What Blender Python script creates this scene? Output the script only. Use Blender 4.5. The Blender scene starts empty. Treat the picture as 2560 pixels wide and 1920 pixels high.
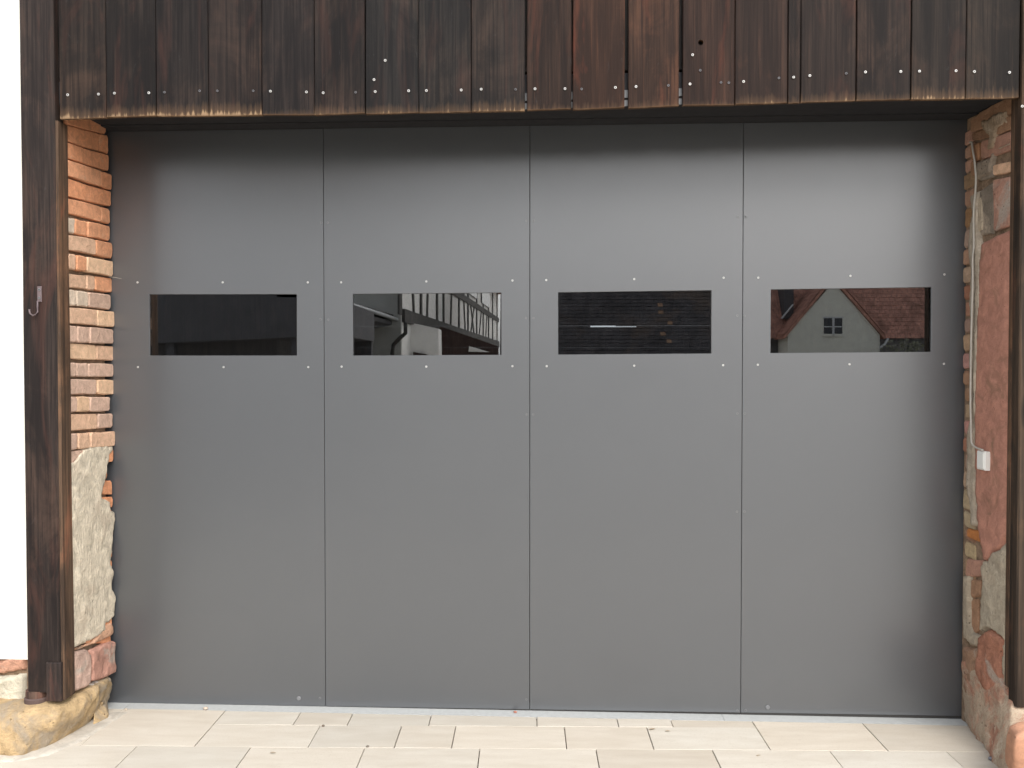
import bpy, bmesh, math, random
import numpy as np
from mathutils import Vector, Matrix, noise
R = math.radians
rnd = random.Random(7)
scene = bpy.context.scene
col = scene.collection

# ------------------------------------------------------------------ camera, sky, sun, exposure
CAM = Vector((0.0, 0.0, 1.66))
FPX = 2300.0                      # focal length in pixels of a 2560 wide picture
PITCH = math.atan((960 - 914) / FPX)
cd = bpy.data.cameras.new('camera')
cd.sensor_width = 36.0
cd.lens = 36.0 * FPX / 2560.0
cd.clip_start = 0.05
cd.clip_end = 3000.0
cam = bpy.data.objects.new('camera', cd)
cam.location = CAM
cam.rotation_euler = (R(90) - PITCH, 0, 0)
col.objects.link(cam)
scene.camera = cam

SUN_EL, SUN_AZ = 42.0, 160.0      # azimuth clockwise from +Y (the barn front looks towards -Y)
world = bpy.data.worlds.new('World')
scene.world = world
world.use_nodes = True
wn, wl = world.node_tree.nodes, world.node_tree.links
wn.clear()
sky = wn.new('ShaderNodeTexSky'); sky.sky_type = 'NISHITA'; sky.sun_disc = False
sky.sun_elevation = R(SUN_EL); sky.sun_rotation = R(SUN_AZ)
sky.air_density = 1.0; sky.dust_density = 4.0; sky.ozone_density = 1.0
hs = wn.new('ShaderNodeHueSaturation'); hs.inputs['Saturation'].default_value = 0.30
bg = wn.new('ShaderNodeBackground'); bg.inputs['Strength'].default_value = 0.15
wo = wn.new('ShaderNodeOutputWorld')
cl = wn.new('ShaderNodeMix'); cl.data_type = 'RGBA'; cl.inputs[0].default_value = 0.5      # an even cloud layer over the clear sky
cl.inputs[7].default_value = (4.25, 4.5, 4.8, 1)
wl.new(sky.outputs[0], hs.inputs['Color']); wl.new(hs.outputs[0], cl.inputs[6]); wl.new(cl.outputs[2], bg.inputs['Color']); wl.new(bg.outputs[0], wo.inputs['Surface'])

sd = bpy.data.lights.new('sun', 'SUN')
sd.energy = 0.7; sd.angle = R(34); sd.color = (1.0, 0.965, 0.91)
sun = bpy.data.objects.new('sun', sd)
sdir = Vector((math.sin(R(SUN_AZ)) * math.cos(R(SUN_EL)), math.cos(R(SUN_AZ)) * math.cos(R(SUN_EL)), math.sin(R(SUN_EL))))
sun.rotation_euler = sdir.to_track_quat('Z', 'Y').to_euler()
sun.location = sdir * 30
col.objects.link(sun)

vs = scene.view_settings
vs.view_transform = 'Standard'; vs.look = 'None'; vs.gamma = 1.0; vs.use_curve_mapping = False
vs.exposure = 1.42
scene.cycles.max_bounces = 8
scene.cycles.transmission_bounces = 8
scene.cycles.caustics_reflective = False
scene.cycles.caustics_refractive = False
scene.cycles.use_denoising = True
scene.cycles.use_adaptive_sampling = True
scene.cycles.adaptive_threshold = 0.015

# ------------------------------------------------------------------ frames and rays
YAW = R(3.0)
O = Vector((0, 4.4, 0))
U = Vector((math.cos(YAW), -math.sin(YAW), 0))
N = Vector((math.sin(YAW), math.cos(YAW), 0))
ROT = Matrix.Rotation(-YAW, 4, 'Z')

def W(s, d, z):                    # facade frame -> world: s along the front, d inwards from the door plane
    return O + U * s + N * d + Vector((0, 0, z))

def ray(px, py):
    X, Y = (px - 1280) / FPX, (960 - py) / FPX
    f = Vector((0, math.cos(PITCH), -math.sin(PITCH))); up = Vector((0, math.sin(PITCH), math.cos(PITCH)))
    return f + up * Y + Vector((X, 0, 0))

def fac(px, py, d=0.0):            # a point of the facade plane at depth d -> (s, z)
    r = ray(px, py)
    t = ((O - CAM).dot(N) + d) / r.dot(N)
    p = CAM + r * t - O
    return p.dot(U), p.z

def gnd(px, py, z=0.0):
    r = ray(px, py)
    return CAM + r * ((z - CAM.z) / r.z)

class Jamb:                        # an inner side of the opening: vertical plane through two facade points
    def __init__(self, pxb, pxf, df, side):
        self.s0 = fac(pxb, 900, 0)[0]; self.s1 = fac(pxf, 900, df)[0]; self.df = df; self.side = side
        self.k = (self.s1 - self.s0) / df
    def s(self, d): return self.s0 + self.k * d
    def hit(self, px, py):         # -> (d, z)
        r = ray(px, py)
        a, b = self.s0, self.k
        # s - a - b d = 0
        c = CAM - O
        cs, cdp = c.dot(U), c.dot(N)
        rs, rd = r.dot(U), r.dot(N)
        t = -(cs - a - b * cdp) / (rs - b * rd)
        p = c + r * t
        return p.dot(N), p.z
    def P(self, d, z, out=0.0):    # out = towards the opening
        return W(self.s(d) + self.side * out, d, z)

# ------------------------------------------------------------------ things, meshes
def frame_of(o):
    while o.parent: o = o.parent
    return o

def tag(o, label=None, cat=None, group=None, kind=None):
    if label: o['label'] = label
    if cat: o['category'] = cat
    if group: o['group'] = group
    if kind: o['kind'] = kind
    return o

def thing(name, label, cat, loc, group=None, kind=None, rot=ROT):
    o = bpy.data.objects.new(name, None)
    o.empty_display_size = 0.1
    o.matrix_world = Matrix.Translation(Vector(loc)) @ rot
    o['mw'] = 0
    del o['mw']
    col.objects.link(o)
    ROOTS[o.name] = Matrix.Translation(Vector(loc)) @ rot
    return tag(o, label, cat, group, kind)
ROOTS = {}

class MB:
    def __init__(self): self.v = []; self.f = []; self.m = []; self.uv = None; self.smooth = False
    def face(self, idx, m=0): self.f.append(tuple(idx)); self.m.append(m)
    def add(self, pts): n = len(self.v); self.v += [Vector(p) for p in pts]; return n
    def box8(self, c, m=0):        # c: 8 corners, bottom loop then top loop
        n = self.add(c)
        for q in ((0,3,2,1),(4,5,6,7),(0,1,5,4),(1,2,6,5),(2,3,7,6),(3,0,4,7)): self.face([n+i for i in q], m)
    def box(self, s0, s1, d0, d1, z0, z1, m=0, T=None):
        T = T or W
        self.box8([T(s0,d0,z0),T(s1,d0,z0),T(s1,d1,z0),T(s0,d1,z0),T(s0,d0,z1),T(s1,d0,z1),T(s1,d1,z1),T(s0,d1,z1)], m)
    def cbox(self, s0, s1, d0, d1, z0, z1, c=0.003, m=0, T=None):      # box with chamfered front (d0) edges
        T = T or W
        n = self.add([T(s0+c,d0,z0+c),T(s1-c,d0,z0+c),T(s1-c,d0,z1-c),T(s0+c,d0,z1-c),
                      T(s0,d0+c,z0),T(s1,d0+c,z0),T(s1,d0+c,z1),T(s0,d0+c,z1),
                      T(s0,d1,z0),T(s1,d1,z0),T(s1,d1,z1),T(s0,d1,z1)])
        self.face([n,n+1,n+2,n+3], m)
        for k in range(4):
            j = (k+1) % 4
            self.face([n+4+k,n+4+j,n+j,n+k], m); self.face([n+8+k,n+8+j,n+4+j,n+4+k], m)
        self.face([n+11,n+10,n+9,n+8], m)
    def tube(self, path, r, seg=8, m=0, cap=True):
        path = [Vector(p) for p in path]
        rings = []
        ref = Vector((0.13, 0.21, 0.97))
        for i, p in enumerate(path):
            t = (path[min(i+1, len(path)-1)] - path[max(i-1, 0)]).normalized()
            a = t.cross(ref)
            if a.length < 0.1: a = t.cross(Vector((1, 0, 0)))
            a.normalize(); b = t.cross(a)
            rr = r[i] if isinstance(r, (list, tuple)) else r
            rings.append(self.add([p + a*(rr*math.cos(2*math.pi*k/seg)) + b*(rr*math.sin(2*math.pi*k/seg)) for k in range(seg)]))
        for q, w in zip(rings, rings[1:]):
            for k in range(seg):
                j = (k+1) % seg
                self.face([q+k, q+j, w+j, w+k], m)
        if cap:
            self.face([rings[0]+k for k in range(seg)][::-1], m); self.face([rings[-1]+k for k in range(seg)], m)
    def build(self, name, mats, parent=None, smooth=False, loc=None, recalc=True, color=None, rot=ROT):
        if not isinstance(mats, (list, tuple)): mats = [mats]
        if parent is not None: mw = ROOTS[frame_of(parent).name]
        else: mw = Matrix.Translation(Vector(loc if loc is not None else self.v[0])) @ rot
        inv = mw.inverted()
        me = bpy.data.meshes.new(name)
        me.from_pydata([inv @ v for v in self.v], [], self.f)
        for mt in mats: me.materials.append(mt)
        me.polygons.foreach_set('material_index', self.m)
        if smooth: me.polygons.foreach_set('use_smooth', [True]*len(self.f))
        if self.uv is not None:
            ul = me.uv_layers.new(name='UVMap')
            for lp in me.loops: ul.data[lp.index].uv = self.uv[lp.vertex_index]
        if recalc:
            bm = bmesh.new(); bm.from_mesh(me); bmesh.ops.recalc_face_normals(bm, faces=bm.faces); bm.to_mesh(me); bm.free()
        me.update()
        o = bpy.data.objects.new(name, me)
        col.objects.link(o)
        if parent is not None: o.parent = parent
        else:
            o.matrix_world = mw; ROOTS[o.name] = mw
        if color: o.color = (*color, 1.0)
        return o

def place(name, me, parent, p, rz=0.0):           # shared mesh data at a world point, under a parent
    o = bpy.data.objects.new(name, me); col.objects.link(o); o.parent = parent
    o.location = ROOTS[frame_of(parent).name].inverted() @ Vector(p)
    o.rotation_euler = (0, rz, 0)
    return o

# ------------------------------------------------------------------ materials
def new_mat(name):
    m = bpy.data.materials.new(name); m.use_nodes = True
    nt = m.node_tree; nt.nodes.clear()
    out = nt.nodes.new('ShaderNodeOutputMaterial'); b = nt.nodes.new('ShaderNodeBsdfPrincipled')
    nt.links.new(b.outputs[0], out.inputs[0])
    return m, nt, b
def nd(nt, t, **kw):
    n = nt.nodes.new(t)
    for k, v in kw.items(): setattr(n, k, v)
    return n
def mapped(nt, scale, rndoff=True):
    tc = nd(nt, 'ShaderNodeTexCoord'); mp = nd(nt, 'ShaderNodeMapping'); mp.inputs['Scale'].default_value = scale
    if rndoff:
        oi = nd(nt, 'ShaderNodeObjectInfo'); mu = nd(nt, 'ShaderNodeMath', operation='MULTIPLY'); mu.inputs[1].default_value = 37.0
        nt.links.new(oi.outputs['Random'], mu.inputs[0])
        ad = nd(nt, 'ShaderNodeVectorMath', operation='ADD')
        nt.links.new(tc.outputs['Object'], ad.inputs[0]); nt.links.new(mu.outputs[0], ad.inputs[1]); nt.links.new(ad.outputs[0], mp.inputs[0])
    else: nt.links.new(tc.outputs['Object'], mp.inputs[0])
    return mp.outputs[0]
def noise_tex(nt, vec, scale, detail=6, rough=0.6, dist=0.0):
    n = nd(nt, 'ShaderNodeTexNoise'); n.inputs['Scale'].default_value = scale; n.inputs['Detail'].default_value = detail
    n.inputs['Roughness'].default_value = rough; n.inputs['Distortion'].default_value = dist
    nt.links.new(vec, n.inputs['Vector']); return n.outputs['Fac']
def ramp(nt, fac, stops):
    r = nd(nt, 'ShaderNodeValToRGB'); e = r.color_ramp.elements
    while len(e) < len(stops): e.new(0.5)
    for el, (p, c) in zip(e, stops): el.position = p; el.color = (*c, 1) if len(c) == 3 else c
    nt.links.new(fac, r.inputs[0]); return r.outputs[0]
def mix(nt, fac, a, b, mode='MIX'):
    n = nd(nt, 'ShaderNodeMix', data_type='RGBA', blend_type=mode)
    if isinstance(fac, float): n.inputs[0].default_value = fac
    else: nt.links.new(fac, n.inputs[0])
    for s, x in ((6, a), (7, b)):
        if isinstance(x, tuple): n.inputs[s].default_value = (*x, 1)
        else: nt.links.new(x, n.inputs[s])
    return n.outputs[2]
def mth(nt, op, a, b=None, clamp=False):
    n = nd(nt, 'ShaderNodeMath', operation=op); n.use_clamp = clamp
    for i, x in enumerate((a, b)):
        if x is None: continue
        if isinstance(x, (int, float)): n.inputs[i].default_value = x
        else: nt.links.new(x, n.inputs[i])
    return n.outputs[0]
def bump(nt, b, h, strength, dist):
    n = nd(nt, 'ShaderNodeBump'); n.inputs['Strength'].default_value = strength; n.inputs['Distance'].default_value = dist
    nt.links.new(h, n.inputs['Height']); nt.links.new(n.outputs[0], b.inputs['Normal'])
def objcol(nt): return nd(nt, 'ShaderNodeObjectInfo').outputs['Color']

G3 = lambda x: (x, x, x)
def wood_mat(name, wear=True, fresh=(0.135, 0.080, 0.045), rough=0.62, own=None):
    m, nt, b = new_mat(name)
    v1 = mapped(nt, (85, 85, 1.8)); v2 = mapped(nt, (9, 9, 0.9)); v3 = mapped(nt, (3.2, 3.2, 2.2))
    g = noise_tex(nt, v1, 1.0, 5, 0.65, 0.3); p = noise_tex(nt, v2, 1.0, 5, 0.62, 0.8); q = noise_tex(nt, v3, 1.0, 6, 0.65, 0.6)
    base = own if own else objcol(nt)
    dark = mix(nt, 1.0, base, (0.36, 0.38, 0.42), 'MULTIPLY')
    lite = mix(nt, 1.0, base, (2.2, 1.85, 1.6), 'MULTIPLY')
    c = mix(nt, ramp(nt, p, [(0.38, G3(0)), (0.62, G3(1))]), dark, base)
    c = mix(nt, ramp(nt, q, [(0.5, G3(0)), (0.72, G3(0.9))]), c, lite)
    c = mix(nt, ramp(nt, g, [(0.38, G3(0.85)), (0.56, G3(0))]), c, dark)
    c = mix(nt, ramp(nt, g, [(0.58, G3(0)), (0.75, G3(0.55))]), c, lite)
    # grey scuffs
    s = noise_tex(nt, mapped(nt, (22, 22, 7)), 1.0, 7, 0.72, 1.6)
    c = mix(nt, ramp(nt, s, [(0.62, G3(0)), (0.75, G3(0.22))]), c, (0.085, 0.083, 0.085))
    # knots and reddish smears
    kv = nd(nt, 'ShaderNodeTexVoronoi'); kv.inputs['Scale'].default_value = 1.0; kv.inputs['Randomness'].default_value = 1.0
    nt.links.new(mapped(nt, (4.5, 0.01, 1.1)), kv.inputs['Vector'])
    kd = mth(nt, 'ADD', kv.outputs['Distance'], mth(nt, 'MULTIPLY', mth(nt, 'SUBTRACT', g, 0.5), 0.05))
    c = mix(nt, ramp(nt, kd, [(0.035, G3(0.7)), (0.085, G3(0))]), c, (0.010, 0.008, 0.008))
    c = mix(nt, ramp(nt, kd, [(0.07, G3(0)), (0.10, G3(0.16)), (0.17, G3(0))]), c, lite)
    rs = noise_tex(nt, mapped(nt, (7, 7, 1.4)), 1.0, 5, 0.65, 1.0)
    c = mix(nt, ramp(nt, rs, [(0.56, G3(0)), (0.72, G3(0.55))]), c, mix(nt, 1.0, base, (2.3, 1.35, 1.15), 'MULTIPLY'))
    if wear:
        uv = nd(nt, 'ShaderNodeUVMap'); sx = nd(nt, 'ShaderNodeSeparateXYZ'); nt.links.new(uv.outputs[0], sx.inputs[0])
        lo = mth(nt, 'SUBTRACT', 1.0, mth(nt, 'DIVIDE', sx.outputs[1], 0.075), clamp=True)
        st = noise_tex(nt, mapped(nt, (95, 95, 5)), 1.0, 3, 0.6)
        st2 = noise_tex(nt, mapped(nt, (7, 7, 3)), 1.0, 3, 0.6)
        w = mth(nt, 'ADD', mth(nt, 'MULTIPLY', lo, 0.75), mth(nt, 'ADD', mth(nt, 'MULTIPLY', st, 0.9), mth(nt, 'MULTIPLY', st2, 0.75)))
        ro = nd(nt, 'ShaderNodeObjectInfo').outputs['Random']
        w = mth(nt, 'ADD', w, mth(nt, 'MULTIPLY', mth(nt, 'SUBTRACT', ro, 0.62), 0.42))
        w = mth(nt, 'MULTIPLY', w, mth(nt, 'GREATER_THAN', lo, 0.001))
        c = mix(nt, ramp(nt, mth(nt, 'SUBTRACT', w, 1.06), [(0.06, G3(0)), (0.42, G3(0.35)), (0.7, G3(0.8))]), c, fresh)
        c = mix(nt, ramp(nt, mth(nt, 'SUBTRACT', w, 1.10), [(0.44, G3(0)), (0.56, G3(0.9))]), c, (0.27, 0.18, 0.105))
        tip = mth(nt, 'SUBTRACT', 1.0, mth(nt, 'DIVIDE', sx.outputs[1], 0.006), clamp=True)
        c = mix(nt, mth(nt, 'MULTIPLY', tip, 0.5), c, fresh)
    nt.links.new(c, b.inputs['Base Color'])
    b.inputs['Roughness'].default_value = rough
    b.inputs['Specular IOR Level'].default_value = 0.13
    bump(nt, b, mth(nt, 'ADD', g, mth(nt, 'MULTIPLY', p, 0.6)), 0.55, 0.004)
    return m

def rough_mat(name, own=None, vary=0.35, scale=14, grit=110, tint=None, tintpos=(0.52, 0.68), bumpd=0.006, rough=0.9, pits=True, spec=0.2, tint2=None, tint2pos=(0.6, 0.72), stain=0.0, streak=0.0):
    m, nt, b = new_mat(name)
    v = mapped(nt, (1, 1, 1))
    a = noise_tex(nt, v, scale, 8, 0.68, 0.6); g = noise_tex(nt, v, grit, 4, 0.7); big = noise_tex(nt, v, scale*0.35, 6, 0.66, 0.8)
    base = own if own else objcol(nt)
    dk = mix(nt, 1.0, base, G3(1 - vary), 'MULTIPLY'); lt = mix(nt, 1.0, base, G3(1 + vary*0.8), 'MULTIPLY')
    c = mix(nt, ramp(nt, a, [(0.36, G3(0)), (0.64, G3(1))]), dk, lt)
    if tint: c = mix(nt, ramp(nt, big, [(tintpos[0], G3(0)), (tintpos[1], G3(0.85))]), c, tint)
    if tint2: c = mix(nt, ramp(nt, noise_tex(nt, v, scale*0.7, 7, 0.7, 1.2), [(tint2pos[0], G3(0)), (tint2pos[1], G3(0.9))]), c, tint2)
    if stain: c = mix(nt, mth(nt, 'MULTIPLY', ramp(nt, noise_tex(nt, v, scale*1.7, 7, 0.75, 1.0), [(0.54, G3(0)), (0.68, G3(1))]), stain), c, mix(nt, 1.0, base, (0.42, 0.42, 0.43), 'MULTIPLY'))
    h = mth(nt, 'ADD', a, mth(nt, 'MULTIPLY', g, 0.35))
    if streak:                     # trowel marks
        mp = nd(nt, 'ShaderNodeMapping'); mp.inputs['Rotation'].default_value = (R(35), 0, 0); mp.inputs['Scale'].default_value = (scale*2, scale*7, scale*0.9)
        nt.links.new(v, mp.inputs[0]); sk = noise_tex(nt, mp.outputs[0], 1.0, 4, 0.6, 0.6)
        c = mix(nt, mth(nt, 'MULTIPLY', ramp(nt, sk, [(0.55, G3(0)), (0.72, G3(1))]), streak), c, mix(nt, 1.0, base, G3(1.35), 'MULTIPLY'))
        h = mth(nt, 'ADD', h, mth(nt, 'MULTIPLY', sk, 0.6))
    c = mix(nt, ramp(nt, g, [(0.32, G3(0.5)), (0.5, G3(0))]), c, dk)
    if pits:
        vo = nd(nt, 'ShaderNodeTexVoronoi'); vo.inputs['Scale'].default_value = scale*2.6; nt.links.new(v, vo.inputs['Vector'])
        pm = ramp(nt, vo.outputs['Distance'], [(0.06, G3(1)), (0.17, G3(0))])
        sel = ramp(nt, noise_tex(nt, v, scale*0.8, 3, 0.6), [(0.50, G3(0)), (0.60, G3(1))])
        pk = mth(nt, 'MULTIPLY', pm, sel)
        c = mix(nt, mth(nt, 'MULTIPLY', pk, 0.75), c, mix(nt, 1.0, base, G3(0.3), 'MULTIPLY'))
        h = mth(nt, 'SUBTRACT', h, mth(nt, 'MULTIPLY', pk, 0.6))
    nt.links.new(c, b.inputs['Base Color'])
    b.inputs['Roughness'].default_value = rough; b.inputs['Specular IOR Level'].default_value = spec
    bump(nt, b, h, 0.9, bumpd)
    return m

def plain_mat(name, c, rough=0.5, metal=0.0, spec=0.5, vary=0.12, scale=20, bumps=0.0):
    m, nt, b = new_mat(name)
    n = noise_tex(nt, mapped(nt, (1, 1, 1)), scale, 5, 0.6)
    nt.links.new(mix(nt, n, tuple(x*(1-vary) for x in c), tuple(x*(1+vary) for x in c)), b.inputs['Base Color'])
    b.inputs['Roughness'].default_value = rough; b.inputs['Metallic'].default_value = metal; b.inputs['Specular IOR Level'].default_value = spec
    if bumps: bump(nt, b, n, 0.5, bumps)
    return m

M_plank = wood_mat('weathered_plank', True)
M_timber = wood_mat('old_timber', False)
M_brick = rough_mat('old_brick', vary=0.2, scale=30, grit=190, bumpd=0.008, tint=(0.58, 0.42, 0.30), tintpos=(0.6, 0.8), stain=0.42)
M_stone = rough_mat('sandstone', vary=0.3, scale=16, grit=120, bumpd=0.016, tint=(0.42, 0.37, 0.31), tintpos=(0.54, 0.64), stain=0.35)
M_render_w = rough_mat('white_render', (0.80, 0.78, 0.72), vary=0.05, scale=5, grit=160, bumpd=0.002, pits=False)
M_plaster = rough_mat('lime_plaster', vary=0.26, scale=15, grit=95, bumpd=0.014, tint=(0.50, 0.40, 0.30), tintpos=(0.52, 0.7), stain=0.55, streak=0.22)
M_redrender = rough_mat('red_render', (0.44, 0.215, 0.155), vary=0.2, scale=22, grit=150, bumpd=0.006, tint=(0.22, 0.13, 0.085), tintpos=(0.56, 0.72), stain=0.2)
M_mortar = rough_mat('dirty_mortar', (0.26, 0.18, 0.12), vary=0.4, scale=24, grit=140, bumpd=0.012)
M_screw = plain_mat('screw_steel', (0.58, 0.57, 0.55), 0.5, 0.4, vary=0.35, scale=6)
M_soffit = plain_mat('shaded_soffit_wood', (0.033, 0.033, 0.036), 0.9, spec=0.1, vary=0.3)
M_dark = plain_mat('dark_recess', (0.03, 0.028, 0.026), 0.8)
M_zinc = plain_mat('galvanised_steel', (0.50, 0.51, 0.50), 0.6, 0.25, vary=0.18, scale=40)
M_flash = plain_mat('dull_zinc', (0.15, 0.155, 0.16), 0.6, 0.3, vary=0.2, scale=40)
M_greyscrew = plain_mat('painted_screw', (0.16, 0.163, 0.168), 0.4)
M_plastic = plain_mat('white_plastic', (0.74, 0.73, 0.69), 0.4, vary=0.03)
M_cable = plain_mat('cable_sheath', (0.42, 0.39, 0.34), 0.6, vary=0.25, scale=30)
M_iron = plain_mat('painted_iron', (0.125, 0.092, 0.095), 0.6, vary=0.25, scale=60)
M_rust = plain_mat('rusty_iron', (0.085, 0.055, 0.048), 0.75, vary=0.4, scale=50, bumps=0.003)

# semi-gloss grey door paint
M_door, nt, b = new_mat('grey_door_paint')
v = mapped(nt, (1, 1, 1))
nz = noise_tex(nt, v, 3.0, 6, 0.7, 0.8); fine = noise_tex(nt, v, 420, 2, 0.5)
nt.links.new(mix(nt, nz, (0.040, 0.044, 0.050), (0.046, 0.050, 0.056)), b.inputs['Base Color'])
nt.links.new(mth(nt, 'ADD', 0.42, mth(nt, 'MULTIPLY', noise_tex(nt, v, 9, 4, 0.6), 0.06)), b.inputs['Roughness'])
b.inputs['IOR'].default_value = 1.85
b.inputs['Coat Weight'].default_value = 0.75; b.inputs['Coat IOR'].default_value = 1.6; b.inputs['Coat Roughness'].default_value = 0.24
bump(nt, b, mth(nt, 'ADD', mth(nt, 'MULTIPLY', fine, 0.0006), mth(nt, 'MULTIPLY', noise_tex(nt, v, 1.3, 2, 0.4), 0.006)), 0.35, 1.0)

# tinted glass
M_glass, nt, b = new_mat('tinted_glass')
b.inputs['Base Color'].default_value = (0.45, 0.47, 0.48, 1); b.inputs['Roughness'].default_value = 0.0
b.inputs['Transmission Weight'].default_value = 1.0; b.inputs['IOR'].default_value = 2.3

# paving
M_slab, nt, b = new_mat('cream_paving_stone')
v = mapped(nt, (1, 1, 1)); vs_ = mapped(nt, (1.2, 5, 1))
a = noise_tex(nt, vs_, 3.5, 6, 0.6, 0.3); g = noise_tex(nt, v, 170, 3, 0.6); st = noise_tex(nt, v, 2.2, 5, 0.6)
c = mix(nt, ramp(nt, a, [(0.3, G3(0)), (0.7, G3(1))]), (0.49, 0.435, 0.36), (0.56, 0.51, 0.435))
c = mix(nt, 1.0, c, objcol(nt), 'MULTIPLY')
c = mix(nt, ramp(nt, st, [(0.55, G3(0)), (0.8, G3(0.3))]), c, (0.46, 0.39, 0.30))
c = mix(nt, ramp(nt, g, [(0.28, G3(0.5)), (0.42, G3(0))]), c, (0.36, 0.30, 0.23))
nt.links.new(c, b.inputs['Base Color']); b.inputs['Roughness'].default_value = 0.75; b.inputs['Specular IOR Level'].default_value = 0.3
bump(nt, b, mth(nt, 'ADD', g, a), 0.3, 0.002)
M_sand = rough_mat('joint_sand', (0.07, 0.06, 0.05), vary=0.3, scale=30, grit=200, pits=False)
M_ground = rough_mat('yard_gravel', (0.50, 0.465, 0.405), vary=0.3, scale=6, grit=60, pits=False)
M_concrete = rough_mat('mortar_fillet', (0.50, 0.455, 0.39), vary=0.18, scale=16, grit=120, bumpd=0.004)

# ------------------------------------------------------------------ ground and paving
mb = MB()
mb.face(range(mb.add([(-900, -900, -0.045), (900, -900, -0.045), (900, 900, -0.045), (-900, 900, -0.045)]), 4))
g = mb.build('ground', M_ground, loc=(0, 0, -0.045), rot=Matrix()); tag(g, kind='structure')

PA = R(0.87)                       # slab rows run almost across the view
def SL(x, y, z): return Vector((x*math.cos(PA) + y*math.sin(PA), -x*math.sin(PA) + y*math.cos(PA), z))
def unSL(p): return (p.x*math.cos(PA) - p.y*math.sin(PA), p.x*math.sin(PA) + p.y*math.cos(PA))
RAILD = -0.075                     # front edge of the rail
def rail_y(x):                     # slab-frame y of the rail's front edge at slab-frame x
    lo, hi = 3.5, 5.5
    for _ in range(40):
        m_ = (lo+hi)/2
        if (SL(x, m_, 0) - O).dot(N) < RAILD - 0.004: lo = m_
        else: hi = m_
    return lo
pv = thing('pavement', None, None, (0, 3.8, 0), kind='structure', rot=Matrix.Rotation(-PA, 4, 'Z'))
bed = MB(); bed.face(range(bed.add([SL(-6, -3.2, -0.012), SL(6, -3.2, -0.012), SL(6, rail_y(6)+0.03, -0.012), SL(-6, rail_y(-6)+0.03, -0.012)]), 4))
bed.build('joint_bed', M_sand, pv)
Z7 = lambda x, y: (200 + x*0.5425, 1680 + y*0.5425)
Z8 = lambda x, y: (1360 + x*0.5425, 1680 + y*0.5425)
def jx(p, q):                      # slab-frame x of a joint seen through two picture points
    a, b_ = unSL(gnd(*p)), unSL(gnd(*q)); return (a[0]+b_[0])/2
Y12 = unSL(gnd(1310, 1815.6))[1]; Y23 = unSL(gnd(1310, 1871.5))[1]
r1 = [jx(Z7(1022,178),Z7(978,250)), jx(Z7(1262,178),Z7(1230,250)), jx(Z7(1622,183),Z7(1607,247)), jx(Z7(2104,190),Z7(2106,243)), jx(Z8(332,200),Z8(343,247)), jx(Z8(578,207),Z8(593,248))]
LA = jx(Z7(668,178),Z7(515,358)); LB = jx(Z8(957,222),Z8(1040,355)); LC = jx(Z8(1462,232),Z8(1577,353)); L0 = jx(Z7(80,265),Z7(0,345))
r2 = [jx(Z7(1100,258),Z7(1047,353)), jx(Z7(1478,252),Z7(1450,350)), jx(Z7(1729,250),Z7(1715,348)), jx(Z8(92,248),Z8(105,348)), jx(Z8(472,252),Z8(505,350))]
r3 = [jx(Z7(240,363),Z7(165,442)), jx(Z7(773,363),Z7(720,442)), jx(Z7(1308,355),Z7(1275,442)), jx(Z7(1842,350),Z7(1833,442)), jx(Z8(238,352),Z8(255,442)), jx(Z8(773,357),Z8(815,442)), jx(Z8(1313,358),Z8(1378,442)), jx(Z8(1845,355),Z8(1935,442))]
GAP = 0.0019
def slab(x0, x1, y0, y1):          # y1 None: runs up to the rail
    x0 += GAP; x1 -= GAP; y0 += GAP*0.35
    ya = rail_y(x0) if y1 is None else y1-GAP*0.35
    yb = rail_y(x1) if y1 is None else y1-GAP*0.35
    z = rnd.uniform(-0.0012, 0.0012); tl = rnd.uniform(-0.0008, 0.0008); c = 0.0014
    q = [(x0,y0),(x1,y0),(x1,yb),(x0,ya)]; cx, cy = (x0+x1)/2, (y0+(ya+yb)/2)/2
    mb = MB()
    top = mb.add([SL(x + (c if x < cx else -c), y + (c if y < cy else -c), z + tl*(1 if x < cx else -1)) for x, y in q])
    mid = mb.add([SL(x, y, z-c) for x, y in q]); bot = mb.add([SL(x, y, -0.04) for x, y in q])
    mb.face([top+i for i in range(4)])
    for i in range(4):
        j = (i+1) % 4
        mb.face([mid+i, mid+j, top+j, top+i]); mb.face([bot+i, bot+j, mid+j, mid+i])
    k = rnd.uniform(0.90, 1.06); t = rnd.uniform(-0.02, 0.02)
    mb.build('paving_slab', M_slab, pv, color=(k+t, k, k-t))
b1 = [LA] + r1 + [LB]
for x0, x1 in zip(b1, b1[1:]): slab(x0, x1, Y12, None)
b2 = [LA] + r2 + [LB]
for x0, x1 in zip(b2, b2[1:]): slab(x0, x1, Y23, Y12)
for x0, x1 in zip([L0-1.1, L0-0.55, L0, ], [L0-0.55, L0, LA]): slab(x0, x1, Y23, None)
for x0, x1 in zip([LB, LC, LC+0.62], [LC, LC+0.62, LC+1.3]): slab(x0, x1, Y23, None)
y = Y23; rows = [(r3, 0.30)]
def fill_row(js, y0, y1):
    js = sorted(js)
    while js[0] > -3.4: js.insert(0, js[0]-rnd.choice((0.5, 0.5, 0.62)))
    while js[-1] < 3.4: js.append(js[-1]+rnd.choice((0.5, 0.5, 0.62)))
    for x0, x1 in zip(js, js[1:]): slab(x0, x1, y0, y1)
fill_row(r3, y-0.30, y); y -= 0.30
for k in range(14):
    h = rnd.choice((0.25, 0.30, 0.37, 0.5)); fill_row([rnd.uniform(-0.3, 0.3)], y-h, y); y -= h

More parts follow.
